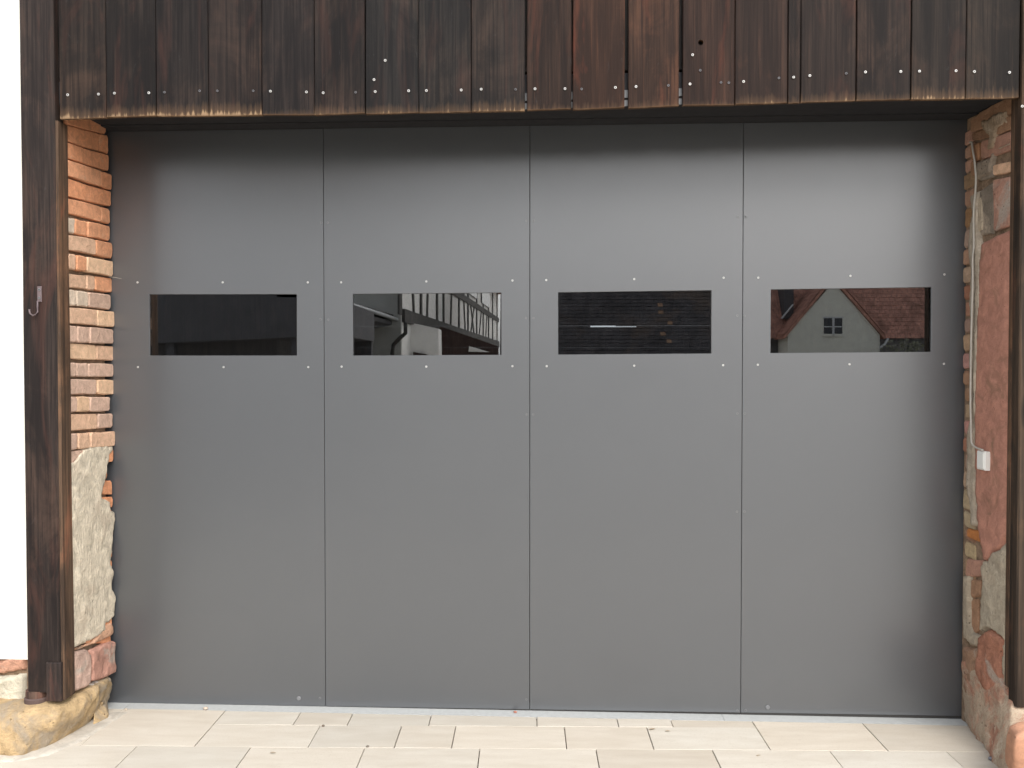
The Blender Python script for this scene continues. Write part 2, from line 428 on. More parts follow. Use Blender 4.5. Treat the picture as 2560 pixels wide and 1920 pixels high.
# ------------------------------------------------------------------ the barn shell behind the door
dL, dR = fac(262, 900)[0], fac(2414, 900)[0]
barn = thing('barn', 'dark barn room seen dimly through the tinted door panes', 'barn', W(0, 4, 0))
M_bwood = wood_mat('barn_interior_wood', False, own=(0.05, 0.042, 0.038))
mb = MB(); mb.box(-3.2, 3.2, 0.12, 9.0, -0.06, -0.02); mb.build('floor_slab', M_mortar, barn)
for s0 in (-3.3, 3.2):
    mb = MB(); mb.box(s0, s0+0.1, 0.12, 9.0, -0.02, 4.1); mb.build('side_wall', M_bwood, barn)
mb = MB(); mb.box(-3.3, 3.3, 0.12, 9.0, 4.1, 4.2); mb.build('loft_floor', M_bwood, barn)
# back wall of horizontal boards with a few light gaps
BD = 8.8
sa = fac(1476, 816, BD)[0]; sb = fac(1591, 816, BD)[0]; zg = fac(1530, 816, BD)[1]
k = 0; z = 0.0
while z < 4.05:
    h = 0.16
    top = z + h
    if abs(top - zg) < 0.08:       # the slit: this course is split
        top = zg - 0.010
        mb = MB(); mb.box(-3.2, 3.2, BD, BD+0.03, z+0.001, top); mb.build('board', M_bwood, barn)
        mb = MB(); mb.box(-3.2, sa, BD, BD+0.03, top+0.001, zg+0.010); mb.build('board', M_bwood, barn)
        mb = MB(); mb.box(sb, 3.2, BD, BD+0.03, top+0.001, zg+0.010); mb.build('board', M_bwood, barn)
        sm = sa*0.45+sb*0.55
        mb = MB(); mb.box(sm, sb, BD, BD+0.03, zg+0.001, zg+0.010); mb.build('board', M_bwood, barn)
        z = zg + 0.011
        continue
    mb = MB(); mb.box(-3.2, 3.2, BD + (0.006 if k % 2 else 0), BD+0.03, z+0.001, min(top, 4.1)); mb.build('board', M_bwood, barn)
    z = top; k += 1

# ------------------------------------------------------------------ lintel, cladding
SOF = 2.80; PF0 = -0.492
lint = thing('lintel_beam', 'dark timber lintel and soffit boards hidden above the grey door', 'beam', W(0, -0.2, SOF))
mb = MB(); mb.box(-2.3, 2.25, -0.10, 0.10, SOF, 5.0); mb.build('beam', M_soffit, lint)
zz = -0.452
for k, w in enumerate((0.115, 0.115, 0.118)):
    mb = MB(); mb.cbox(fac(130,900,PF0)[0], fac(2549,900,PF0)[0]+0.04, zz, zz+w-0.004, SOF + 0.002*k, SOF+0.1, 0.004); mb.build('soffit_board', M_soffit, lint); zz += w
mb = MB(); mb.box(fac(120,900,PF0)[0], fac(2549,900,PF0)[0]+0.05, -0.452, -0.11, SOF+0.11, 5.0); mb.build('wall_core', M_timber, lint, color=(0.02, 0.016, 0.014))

FB = -0.478                        # front of the boards
clad = thing('board_cladding', 'dark weathered vertical board cladding above the grey garage door', 'cladding', W(0, FB, 2.75))
SEAM = [149, 266, 390, 521, 655, 786, 913, 1046, 1178, 1315, 1430, 1566, 1702, 1837, 1969, 2001, 2140, 2277, 2414, 2549]
BOT = [296, 293, 290, 288, 287, 286, 284, 281, 279, 276.5, 272.5, 269, 264.5, 261, 257, 256, 252, 248, 246, 245]
GAPS = [1, 1, 1, 1.2, 1.5, 1.5, 2.6, 1.4, 1.6, 6, 4, 9.5, 9.5, 2, 2.2, 2.4, 3.2, 3, 2, 1]   # joint width in picture pixels
TONE = [(.058,.042,.034),(.052,.039,.033),(.048,.037,.033),(.052,.038,.033),(.048,.037,.034),(.046,.035,.031),(.046,.040,.037),(.048,.041,.037),(.050,.039,.034),
        (.078,.044,.031),(.128,.060,.036),(.118,.060,.038),(.098,.050,.034),(.078,.044,.032),(.062,.042,.034),(.066,.043,.034),(.060,.041,.033),(.056,.041,.033),(.060,.044,.034)]
SCREWS = [(169,237),(246,235.5),(286,233),(372,232),(411,230.6),(499,227),(543,227),(633,227),(676,228),(766,230),(808,232),(889,230.6),(938,229),(1021.6,227),(1066,226.5),(1153,225),(1203,223),(935,199),(963,151),
 (1289,223.6),(1337.6,222),(1412.5,221.6),(1454,222.5),(1538.6,218.7),(1590,216.4),(1671,213.5),(1725,210),(1802.5,206),(1822,207),(1859,203.7),(1731.6,137),(1750.7,175.6),
 (1947.5,195),(1984,193),(2024.7,189),(2115.6,183.4),(2163.6,180),(2252,178.8),(2298.7,178),(2390,177),(2436,179),(2523.8,181)]
def screw_mesh(name, r, recess, mats):     # axis along -d (local -Y)
    bm_ = []; f = []; mi = []
    prof = [(r, 0.002), (r, -0.0012), (r*0.86, -0.0026), (recess, -0.0026), (recess*0.55, -0.0004)]
    seg = 10
    for rr, y in prof: bm_ += [(rr*math.cos(2*math.pi*k/seg), y, rr*math.sin(2*math.pi*k/seg)) for k in range(seg)]
    for i in range(len(prof)-1):
        for k in range(seg):
            j = (k+1) % seg
            f.append((i*seg+k, i*seg+j, (i+1)*seg+j, (i+1)*seg+k)); mi.append(1 if i == 3 else 0)
    f.append(tuple((len(prof)-1)*seg+k for k in range(seg))); mi.append(1)
    me = bpy.data.meshes.new(name); me.from_pydata(bm_, [], f)
    for m_ in mats: me.materials.append(m_)
    me.polygons.foreach_set('material_index', mi); me.update()
    return me
ME_screw = screw_mesh('screw', 0.0056, 0.0028, [M_screw, M_dark])
M_dull = plain_mat('dull_screw_steel', (0.16, 0.16, 0.17), 0.6, 0.3, vary=0.3)
ME_dull = screw_mesh('screw', 0.0050, 0.0028, [M_dull, M_dark])
ME_dscrew = screw_mesh('screw', 0.0050, 0.0020, [M_screw, M_greyscrew])
ME_gscrew = screw_mesh('screw', 0.0055, 0.0026, [M_greyscrew, M_dark])

def plank(s0, s1, z0a, z0b, z1, front, th, seed, parent, color, mat=M_plank, name='plank', hole=None):
    nx, nz = 10, 16
    mb = MB(); mb.uv = []
    c = 0.0025; w = s1-s0
    warp = rnd.uniform(-0.0015, 0.0015); off = rnd.uniform(-0.001, 0.0015)
    ss = [s0, s0+c] + [s0+c+(w-2*c)*(i/(nx-2)) for i in range(1, nx-2)] + [s1-c, s1]
    zs = [0.0, 0.004, 0.02, 0.05, 0.09] + [0.09+(z1-z0a-0.09)*(i/(nz-5))**1.3 for i in range(1, nz-4)]
    idx = {}
    for j, zz in enumerate(zs):
        for i, s in enumerate(ss):
            f = (s-s0)/w; zb = z0a+(z0b-z0a)*f
            jit = noise.noise(Vector((s*55, seed*3.1, 0)))*0.0028 if j == 0 else 0
            ed = noise.noise(Vector((seed*5.3 + (7 if f > 0.5 else 0), zz*3.0, 0)))*0.0022 if i in (0, 1, nx-1, nx) else 0
            d = front + off + warp*(2*f-1) + (c if i in (0, len(ss)-1) else 0) + (0.001 if j == 0 else 0)
            idx[i, j] = mb.add([W(s+ed, d, zb+zz+jit)]); mb.uv.append((f*w + seed, zz))
    nX, nZ = len(ss), len(zs)
    for j in range(nZ-1):
        for i in range(nX-1): mb.face([idx[i,j], idx[i+1,j], idx[i+1,j+1], idx[i,j+1]])
    bk = {}
    for j in (0, nZ-1):
        for i in (0, nX-1):
            f = (ss[i]-s0)/w
            bk[i, j] = mb.add([W(ss[i], front+th, (z0a+(z0b-z0a)*f)+zs[j])]); mb.uv.append((f*w+seed, zs[j]))
    mb.face([idx[i,0] for i in range(nX)][::-1] + [bk[0,0], bk[nX-1,0]])
    mb.face([idx[i,nZ-1] for i in range(nX)] + [bk[nX-1,nZ-1], bk[0,nZ-1]])
    mb.face([idx[0,j] for j in range(nZ)] + [bk[0,nZ-1], bk[0,0]])
    mb.face([idx[nX-1,j] for j in range(nZ)][::-1] + [bk[nX-1,0], bk[nX-1,nZ-1]])
    mb.face([bk[0,0], bk[0,nZ-1], bk[nX-1,nZ-1], bk[nX-1,0]])
    o = mb.build(name, mat, parent, color=tuple(x*PK for x in color))
    if hole:                       # a knot hole right through the board
        p, r = hole
        cut = MB(); a = Vector(p)
        cut.tube([a - N*0.05, a + N*0.05], r, 12)
        co = cut.build('cutter', M_dark, parent)
        md = o.modifiers.new('hole', 'BOOLEAN'); md.object = co; md.solver = 'EXACT'
        bpy.context.view_layer.update()
        me = bpy.data.meshes.new_from_object(o.evaluated_get(bpy.context.evaluated_depsgraph_get()))
        o.modifiers.clear(); o.data = me; bpy.data.objects.remove(co)
    return o
planks = []
PK = 0.40
for k in range(19):
    xa, xb = SEAM[k] + GAPS[k]/2, SEAM[k+1] - GAPS[k+1]/2
    s0, z0 = fac(xa, BOT[k], FB); s1, z1 = fac(xb, BOT[k+1], FB)
    hole = None
    if k == 12:
        hs_, hz_ = fac(1752, 106, FB); hole = (W(hs_, FB, hz_), 0.0115)
    planks.append((xa, xb, plank(s0, s1, z0 + rnd.uniform(-0.0025, 0.0025), z1 + rnd.uniform(-0.0025, 0.0025), 5.0, FB, 0.022, k*1.37, clad, TONE[k], hole=hole)))
for x, y in SCREWS:
    own = min(planks, key=lambda p: 0 if p[0] <= x <= p[1] else min(abs(x-p[0]), abs(x-p[1])))[2]
    s, z = fac(x, y, FB-0.002)
    place('screw', ME_dull if (x, y) in ((411,230.6),(499,227),(543,227),(889,230.6),(1289,223.6),(1947.5,195),(1802.5,206)) or rnd.random() < 0.08 else ME_screw, own, W(s, FB-0.0015, z), rnd.uniform(0, 3))
# folded metal strip showing in the open joints
for (ya, yb) in ((-4, -19), (-25, -44)):
    (sa_, za), (sb_, zb_) = fac(1290, 278+ya, -0.455), fac(1735, 264+ya, -0.455); (_, zc), (_, zd_) = fac(1290, 278+yb, -0.455), fac(1735, 264+yb, -0.455)
    mb = MB(); mb.box8([W(sa_,-.4558,za), W(sb_,-.4558,zb_), W(sb_,-.4535,zb_), W(sa_,-.4535,za), W(sa_,-.4558,zc), W(sb_,-.4558,zd_), W(sb_,-.4535,zd_), W(sa_,-.4535,zc)]); mb.build('flashing_strip', M_flash, clad)

# ------------------------------------------------------------------ posts
def post(s0, s1, d0, d1, z0, z1, parent, color, name='post_timber', seed=0, lean=0.0, taper=0.0):
    mb = MB(); n = 26; c = 0.006
    rings = []
    for j in range(n+1):
        f = j/n; z = z0+(z1-z0)*f
        a = s0 + taper*(1-f) + noise.noise(Vector((seed, z*1.1, 0)))*0.004; b_ = s1 + lean*(1-f) + noise.noise(Vector((seed+9, z*1.3, 0)))*0.003
        e = noise.noise(Vector((seed+4, z*6, 0)))*0.003
        rings.append(mb.add([W(a+c, d0, z), W((a+b_)/2, d0 + noise.noise(Vector((seed+2, z*1.7, 0)))*0.002, z), W(b_-c-abs(e), d0, z), W(b_, d0+c+abs(e), z), W(b_, (d0+d1)/2, z), W(b_, d1, z), W(a, d1, z), W(a, d0+c, z)]))
    for q, w in zip(rings, rings[1:]):
        for k in range(8): mb.face([q+k, q+(k+1) % 8, w+(k+1) % 8, w+k])
    mb.face([rings[0]+k for k in range(8)]); mb.face([rings[-1]+k for k in range(8)][::-1])
    return mb.build(name, M_timber, parent, color=color)
PF = -0.492
sPL0, sPL1 = fac(53, 900, PF)[0], fac(146, 900, PF)[0]
zfoot = fac(110, 1757, PF)[1]
lp = thing('timber_post', 'dark brown corner post standing on the yellow sandstone block beside the white wall', 'post', W((sPL0+sPL1)/2, PF, zfoot))
post(sPL0, sPL1 - 0.012, PF, -0.42, zfoot+0.045, 5.0, lp, (0.037, 0.027, 0.023), 'post_timber', 3.3, lean=0.006, taper=0.012)
# paler strip along the inner edge of the post
post(sPL1 - 0.012, sPL1, PF+0.006, -0.402, zfoot+0.012, fac(150, 300, PF)[1], lp, (0.125, 0.078, 0.050), 'edge_strip', 5.1, lean=0.010)
# foot: short board patch and iron-bound round tenon
s1, zt = fac(118, 1655, PF); s2, zb_ = fac(156, 1753, PF)
mb = MB(); mb.cbox(s1, s2, PF-0.012, PF+0.03, zb_, zt, 0.004); mb.build('foot_board', M_timber, lp, color=(0.055, 0.040, 0.034))
fs, fz = fac(92, 1757, PF+0.03)
def lathe(mb, c, prof, seg=20, m=0):
    rings = [mb.add([Vector(c) + Vector((r*math.cos(2*math.pi*k/seg), r*math.sin(2*math.pi*k/seg), z)) for k in range(seg)]) for r, z in prof]
    for q, w in zip(rings, rings[1:]):
        for k in range(seg): mb.face([q+k, q+(k+1) % seg, w+(k+1) % seg, w+k], m)
    mb.face([rings[0]+k for k in range(seg)], m); mb.face([rings[-1]+k for k in range(seg)], m)
mb = MB(); lathe(mb, W(fs, PF+0.035, 0), [(0.040, fz-0.004), (0.050, fz), (0.053, fz+0.006), (0.053, fz+0.026), (0.049, fz+0.03)])
mb.build('iron_ring', M_rust, lp, smooth=False)
mb = MB(); lathe(mb, W(fs, PF+0.035, 0), [(0.047, fz+0.028), (0.047, fz+0.060)]); mb.build('tenon', M_timber, lp, color=(0.07, 0.05, 0.042))

sPR0 = fac(2549, 900, PF)[0]
rp = thing('timber_post', 'dark brown post at the right edge beside the red rendered reveal', 'post', W(sPR0+0.1, PF, 0.2))
post(sPR0, sPR0+0.22, PF, -0.43, 0.24, 5.0, rp, (0.066, 0.046, 0.032), 'post_timber', 8.4)
post(sPR0+0.001, sPR0+0.03, -0.428, -0.395, 0.30, SOF-0.02, rp, (0.125, 0.078, 0.050), 'edge_strip', 9.7)
s, z = fac(2552.7, 266, PF); place('screw', ME_screw, rp, W(s+0.004, PF-0.001, z))

# iron hook on the left post
hs0, hz0 = fac(94, 716, PF); hs1, hz1 = fac(105, 755, PF)
hk = thing('iron_hook', 'small mauve painted iron hook screwed to the left post', 'hook', W((hs0+hs1)/2, PF, hz1))
mb = MB(); mb.cbox(hs0, hs1, PF-0.005, PF+0.002, hz1, hz0, 0.002); mb.build('plate', M_iron, hk)
pts = [(96, 752), (95.5, 768), (96, 780), (93, 788), (87, 789.5), (82, 784), (80.5, 774)]
mb = MB(); mb.tube([W(fac(x, y, PF)[0], PF-0.006-0.010*(i > 2)-0.006*(i > 4), fac(x, y, PF)[1]) for i, (x, y) in enumerate(pts)], 0.0036, 8); mb.build('hook_bar', M_iron, hk, smooth=True)
for y in (724, 745):
    s, z = fac(100, y, PF); place('screw', ME_gscrew, hk, W(s, PF-0.0055, z))

# ------------------------------------------------------------------ irregular masonry pieces
def refine(poly, step, jit, seed):
    out = []
    n = len(poly)
    for i in range(n):
        a, b_ = Vector(poly[i]).to_2d(), Vector(poly[(i+1) % n]).to_2d()
        L = (b_-a).length; k = max(1, int(L/step)); nn = Vector((-(b_-a).y, (b_-a).x)).normalized() if L > 1e-6 else Vector((0, 0))
        for q in range(k):
            p = a + (b_-a)*(q/k)
            if q: p += nn*(noise.noise(Vector((p.x*38+seed, p.y*38, seed*1.7)))*jit + noise.noise(Vector((p.x*110+seed, p.y*110, seed)))*jit*0.5)
            out.append((p.x, p.y))
    return out
def relief(poly, P3, h, res, amp, edge, seed, back=-0.012, jit=0.004, step=0.012, freq=9.0):
    """A raised piece with a ragged outline: poly in (d, z) of its wall, P3(d, z, out)."""
    pl = np.array(refine(poly, step, jit, seed))
    x0, y0 = pl.min(0)-res; x1, y1 = pl.max(0)+res
    nx, ny = int((x1-x0)/res)+2, int((y1-y0)/res)+2
    gx = x0+np.arange(nx)*res; gy = y0+np.arange(ny)*res
    X, Y = np.meshgrid(gx, gy, indexing='ij')
    def inside(px, py):
        r = np.zeros(px.shape, bool); n = len(pl); j = n-1
        for i in range(n):
            xi, yi = pl[i]; xj, yj = pl[j]
            if yi != yj:
                r ^= ((yi > py) != (yj > py)) & (px < (xj-xi)*(py-yi)/(yj-yi)+xi)
            j = i
        return r
    ci = inside(X[:-1,:-1]+res/2, Y[:-1,:-1]+res/2)
    vi = inside(X, Y)
    dist = np.full(X.shape, 9.0); NX = X.copy(); NY = Y.copy()
    n = len(pl)
    for i in range(n):
        ax, ay = pl[i]; bx, by = pl[(i+1) % n]
        vx, vy = bx-ax, by-ay; L2 = vx*vx+vy*vy+1e-12
        t = np.clip(((X-ax)*vx+(Y-ay)*vy)/L2, 0, 1); qx = ax+t*vx; qy = ay+t*vy
        dd = np.hypot(X-qx, Y-qy); m_ = dd < dist
        dist[m_] = dd[m_]; NX[m_] = qx[m_]; NY[m_] = qy[m_]
    mb = MB(); idx = {}
    use = np.zeros(X.shape, bool)
    use[:-1,:-1] |= ci; use[1:,:-1] |= ci; use[:-1,1:] |= ci; use[1:,1:] |= ci
    full = np.zeros(X.shape, int)
    full[:-1,:-1] += ci; full[1:,:-1] += ci; full[:-1,1:] += ci; full[1:,1:] += ci
    for i, j in zip(*np.nonzero(use)):
        if full[i, j] < 4 or not vi[i, j]:
            p = P3(NX[i, j], NY[i, j], 0.0)
            a, c, o = NX[i, j], NY[i, j], back
        else:
            a, c = X[i, j], Y[i, j]
            e = min(1.0, dist[i, j]/edge); e = math.sqrt(max(0.0, 1-(1-e)**2))
            nn = noise.fractal(Vector((a*freq*1.0+seed, c*freq, seed*2.3)), 1.0, 2.0, 4)
            o = h*e + amp*nn
        idx[i, j] = mb.add([P3(a, c, o)])
    for i, j in zip(*np.nonzero(ci)): mb.face([idx[i,j], idx[i+1,j], idx[i+1,j+1], idx[i,j+1]])
    return mb
def brick(poly, P3, out, thick, parent, color, name='brick', mat=None, rnd_=0.009, bev=0.005):
    """One brick: poly (d, z) counter-clockwise, rounded and slightly uneven, set back into the wall by thick."""
    n = len(poly); pts = []
    cx = sum(p[0] for p in poly)/n; cy = sum(p[1] for p in poly)/n
    for i in range(n):
        a, p, q = Vector(poly[i-1]), Vector(poly[i]), Vector(poly[(i+1) % n])
        for e in (a, q):
            v_ = (e-p); L = v_.length
            c = p + v_.normalized()*min(L*0.3, rnd.uniform(0.5, 1.4)*rnd_)
            pts.append((c.x + rnd.uniform(-1, 1)*0.0012, c.y + rnd.uniform(-1, 1)*0.0012))
        m_ = p + (q-p)*rnd.uniform(0.4, 0.6)
        pts.append((m_.x + rnd.uniform(-1, 1)*0.0025, m_.y + rnd.uniform(-1, 1)*0.0032))
    mb = MB(); k = len(pts); tilt = rnd.uniform(-0.02, 0.02); tilt2 = rnd.uniform(-0.03, 0.03)
    def oo(x, y): return out + tilt*(x-cx) + tilt2*(y-cy)
    fr = mb.add([P3(x + (cx-x)*min(0.3, bev/max(1e-4, math.hypot(x-cx, y-cy))*1.3), y + (cy-y)*min(0.3, bev/max(1e-4, math.hypot(x-cx, y-cy))*1.3), oo(x, y)) for x, y in pts])
    md = mb.add([P3(x, y, oo(x, y)-bev) for x, y in pts]); bk = mb.add([P3(x, y, -thick) for x, y in pts])
    mb.face([fr+i for i in range(k)])
    for i in range(k):
        j = (i+1) % k
        mb.face([md+i, md+j, fr+j, fr+i]); mb.face([bk+i, bk+j, md+j, md+i])
    return mb.build(name, mat or M_brick, parent, color=color)

# ------------------------------------------------------------------ left reveal
JL = Jamb(284, 171, -0.405, 1)
lw = thing('brick_reveal', 'left reveal of orange and mauve bricks with grey plaster below', 'wall', W(JL.s0, -0.2, 0.15))
A5 = lambda x, y: JL.hit(x*0.3014, 200+y*0.3014)
A6 = lambda x, y: JL.hit(x*0.3014, 650+y*0.3014)
A7 = lambda x, y: JL.hit(x*0.3014, 1050+y*0.3014)
A8 = lambda x, y: JL.hit(x*0.2532, 1500+y*0.2532)
mb = MB()
mb.box8([JL.P(-0.41,0.1,-0.3), JL.P(-0.41,0.1,-0.022), JL.P(-0.045,0.1,-0.022), JL.P(-0.045,0.1,-0.3),
         JL.P(-0.41,SOF+0.1,-0.3), JL.P(-0.41,SOF+0.1,-0.022), JL.P(-0.045,SOF+0.1,-0.022), JL.P(-0.045,SOF+0.1,-0.3)])
mb.build('mortar_core', M_mortar, lw)
OR, OR2, TAN, MAU, MAU2, CRM, WHT = (.70,.315,.165), (.72,.35,.195), (.68,.43,.28), (.55,.385,.31), (.50,.355,.29), (.78,.52,.32), (.64,.57,.46)
C5 = [  # (f, Ltop, Lbot, Rtop, Rbot, right x, joints, colours)
 (A5, 250, 372, 330, 452, 888, [], [OR]), (A5, 378, 512, 462, 612, 907, [832], [OR, OR]), (A5, 522, 650, 622, 757, 907, [], [OR]),
 (A5, 664, 795, 785, 912, 922, [836], [OR2, OR]), (A5, 816, 966, 926, 1050, 926, [], [OR]), (A5, 980, 1106, 1072, 1197, 923, [846], [OR2, OR2]),
 (A5, 1136, 1265, 1216, 1340, 921, [630, 730], [WHT, OR2, OR2]), (A5, 1286, 1410, 1352, 1480, 932, [790], [TAN, OR2]), (A5, 1440, 1566, 1505, 1630, 935, [627, 716], [TAN, OR2, CRM]),
 (A6, 112, 226, 150, 270, 942, [728, 800], [TAN, TAN, OR2]), (A6, 246, 376, 290, 412, 920, [632, 735], [WHT, WHT, MAU]), (A6, 393, 526, 430, 557, 942, [800], [TAN, CRM]),
 (A6, 541, 682, 575, 695, 938, [636, 738], [MAU, MAU, MAU]), (A6, 692, 816, 717, 836, 953, [810], [CRM, TAN]), (A6, 850, 968, 866, 968, 945, [636, 735], [MAU, MAU2, MAU]),
 (A6, 987, 1115, 996, 1112, 957, [812], [MAU, CRM]), (A6, 1137, 1261, 1136, 1252, 908, [636, 742], [MAU, CRM, MAU]), (A6, 1282, 1416, 1273, 1390, 942, [815], [TAN, MAU]),
 (A6, 1442, 1576, 1420, 1540, 950, [641, 741], [MAU, TAN, TAN]), (A6, 1588, 1710, 1556, 1672, 942, [700], [MAU, OR])]
yy = 1164
for rx, hgt in ((905, 36), (942, 38), (946, 30), (938, 40), (940, 40), (943, 40), (945, 40), (930, 40), (956, 40), (940, 42), (930, 42)):
    f = lambda x, y, b_=yy: JL.hit(x*0.3014, b_ + y)
    C5.append((f, 0, hgt-4, 0, hgt-4, rx, [700 if hgt % 3 else 790], [OR2, OR])); yy += hgt+2
for f, lt, lb, rt, rb, rx, js, cs in C5:
    xs = [556] + js + [rx]; cout = rnd.uniform(-0.004, 0.006)
    for i in range(len(xs)-1):
        xa = xs[i] + (0 if i == 0 else 1.3); xb = xs[i+1] - (0 if i == len(xs)-2 else 1.3)
        fa = (xa-570)/(rx-570); fb = (xb-570)/(rx-570)
        poly = [f(xa, lb+(rb-lb)*fa), f(xb, lb+(rb-lb)*fb), f(xb, lt+(rt-lt)*fb), f(xa, lt+(rt-lt)*fa)]
        c = cs[i]; k = rnd.uniform(0.94, 1.06)
        if c not in (OR, OR2): c = tuple(x*0.6 + y_*0.4 for x, y_ in zip(c, (.66, .44, .31)))
        low = f not in (A5, A6)
        brick(poly, JL.P, -0.006 if low else cout + rnd.uniform(-0.0012, 0.0012), 0.11, lw, tuple(x*k for x in c))
# plaster coat over the lower bricks
JLT = lambda d, z, o: JL.P(d, z, o*min(1.0, max(0.2, (d+0.402)/0.05)) if o > 0 else o)
pl = [A7(548,352),A7(600,345),A7(640,300),A7(690,240),A7(760,207),A7(930,207),A7(938,258),A7(908,292),A7(900,350),A7(885,380),A7(880,480),A7(868,520),A7(838,622),A7(852,650),A7(905,668),A7(915,742),A7(950,760),A7(957,830),A7(946,900),A7(936,960),A7(930,1060),A7(934,1090),A7(914,1190),A7(940,1240),A7(945,1280),A7(925,1370),A7(946,1430),A7(957,1480),A7(950,1620),
      A8(1132,60),A8(1132,150),A8(1090,208),A8(1040,240),A8(1040,310),A8(980,350),A8(880,408),A8(780,450),A8(690,512),A8(640,530)]
relief(pl, JLT, 0.006, 0.007, 0.0034, 0.022, 3.1, jit=0.007, freq=13).build('plaster_coat', M_plaster, lw, smooth=True, color=(0.66, 0.575, 0.445))
for poly, c, h, sd_ in (([A8(640,560),A8(690,526),A8(770,505),A8(850,482),A8(884,545),A8(884,700),A8(876,830),A8(830,868),A8(690,918),A8(640,930)], (.52,.36,.29), .012, 11.0),
                   ([A8(892,492),A8(1000,440),A8(1108,398),A8(1126,412),A8(1120,560),A8(1120,710),A8(1050,758),A8(960,800),A8(892,808)], (.46,.25,.19), .016, 14.0),
                   ([A8(700,500),A8(900,420),A8(1040,250),A8(1100,215),A8(1126,262),A8(1118,340),A8(1000,410),A8(880,455),A8(780,490)], (.58,.34,.22), .004, 17.0),
                   ([A8(1046,758),A8(1085,752),A8(1104,800),A8(1100,890),A8(1050,860)], (.48,.36,.22), .004, 23.0)):
    relief(poly, JLT, h, 0.007, 0.005, 0.011, sd_, jit=0.004, freq=18).build('sandstone_block', M_stone, lw, smooth=True, color=c)
relief([A8(888,822),A8(1050,764),A8(1044,832),A8(962,900),A8(880,922)], JL.P, 0.010, 0.007, 0.003, 0.008, 29.0).build('mortar_patch', M_plaster, lw, smooth=True, color=(0.46, 0.41, 0.36))
# a stalk of straw sticking out of a joint
mb = MB(); a = JL.P(*A6(900, 140), 0.004); mb.tube([a, a + U*0.03 + Vector((0,0,-0.003)), a + U*0.062 - N*0.0 + Vector((0,0,-0.010))], [0.0014, 0.0012, 0.0006], 5)
o = mb.build('straw_stalk', plain_mat('straw', (0.34, 0.31, 0.26), 0.7), loc=a); tag(o, 'single dry straw stalk poking out of the brick joint', 'straw')

# ------------------------------------------------------------------ right reveal
JR = Jamb(2404, 2531, -0.405, -1)
JRT = lambda d, z, o: JR.P(d, z, o*min(1.0, max(0.0, (d+0.402)/0.04)) if o > 0 else o)
rw = thing('stone_reveal', 'right reveal of red render and rough bricks around the white switch', 'wall', W(JR.s0, -0.2, 0.0))
B1 = lambda x, y: JR.hit(2300+x*0.2531, 200+y*0.2531)
B2 = lambda x, y: JR.hit(2300+x*0.2531, 600+y*0.2531)
B3 = lambda x, y: JR.hit(2300+x*0.2531, 1000+y*0.2531)
B4 = lambda x, y: JR.hit(2300+x*0.3133, 1400+y*0.3133)
mb = MB()
mb.box8([JR.P(-0.41,0.0,-0.35), JR.P(-0.41,0.0,-0.012), JR.P(-0.003,0.0,-0.014), JR.P(-0.003,0.0,-0.35),
         JR.P(-0.41,SOF+0.1,-0.35), JR.P(-0.41,SOF+0.1,-0.012), JR.P(-0.003,SOF+0.1,-0.014), JR.P(-0.003,SOF+0.1,-0.35)])
mb.build('mortar_core', M_mortar, rw)
BRN, BR2, PNK, GRY, BEI = (.27,.155,.095), (.33,.19,.115), (.42,.23,.165), (.25,.205,.16), (.44,.36,.265)
# exposed brick ends along the door
JY = [330, 368, 402, 437, 478, 520, 572, 623, 666, 711, 752, 795, 834, 880, 923, 964, 1005, 1046, 1088, 1130, 1172, 1218, 1272, 1316, 1347, 1390, 1440, 1486, 1530, 1575]
for a_, b_ in zip(JY, JY[1:]):
    deep = rnd.uniform(-0.012, 0.0)
    xr = 2433
    t_ = 2.5 + rnd.uniform(0, 2.5)
    sl = (914-a_)*0.00045*0 
    poly = [JR.hit(2405.5+rnd.uniform(-1, 1.5), b_-2), JR.hit(xr, b_-2+(b_-914)*0.032), JR.hit(xr, a_+t_+(a_-914)*0.032), JR.hit(2405.5+rnd.uniform(-1, 1.5), a_+t_)]
    brick(poly[::-1], JR.P, deep, 0.12, rw, tuple(x*rnd.uniform(0.85, 1.1) for x in rnd.choice((BR2, (.44,.28,.195), (.47,.32,.23), (.40,.24,.165)))))
def course(f, pts, c, out=0.0, name='brick', mat=None): brick([f(*p) for p in pts], JR.P, out, 0.1, rw, c, name, mat)
# upper zone: old bricks smeared with mortar
course(B1, [(500,520),(640,470),(905,330),(905,150),(700,250),(500,395)], BR2, 0.0)
course(B1, [(500,600),(700,560),(705,445),(500,530)], BRN, -0.003)
course(B1, [(712,556),(905,490),(905,340),(712,440)], BR2, 0.002)
course(B1, [(590,790),(905,690),(905,500),(590,610)], PNK, -0.001)
course(B1, [(560,800),(580,780),(580,620),(500,640),(500,790)], (.36,.19,.105), 0.003)
course(B1, [(500,950),(580,940),(580,810),(500,800)], (.33,.185,.11), 0.002)
course(B1, [(720,945),(905,905),(905,800),(720,840)], TAN, 0.002)
course(B1, [(590,1000),(730,960),(725,840),(590,850)], GRY, 0.002)
course(B1, [(735,1500),(916,1436),(910,955),(735,990)], (.47,.255,.185), 0.008, 'sandstone_block', M_stone)
course(B1, [(590,1540),(725,1520),(725,1000),(590,1100)], GRY, 0.0, 'mortar_patch', M_plaster)
course(B1, [(575,1500),(622,1480),(615,1150),(575,1160)], BEI, 0.004, 'mortar_patch', M_plaster)
relief([B1(560,830),B1(610,790),B1(700,760),B1(720,700),B1(740,720),B1(715,850),B1(735,905),B1(700,940),B1(600,985),B1(575,1000)], JR.P, 0.010, 0.008, 0.006, 0.01, 41.0).build('mortar_patch', M_plaster, rw, smooth=True, color=(.29,.23,.175))
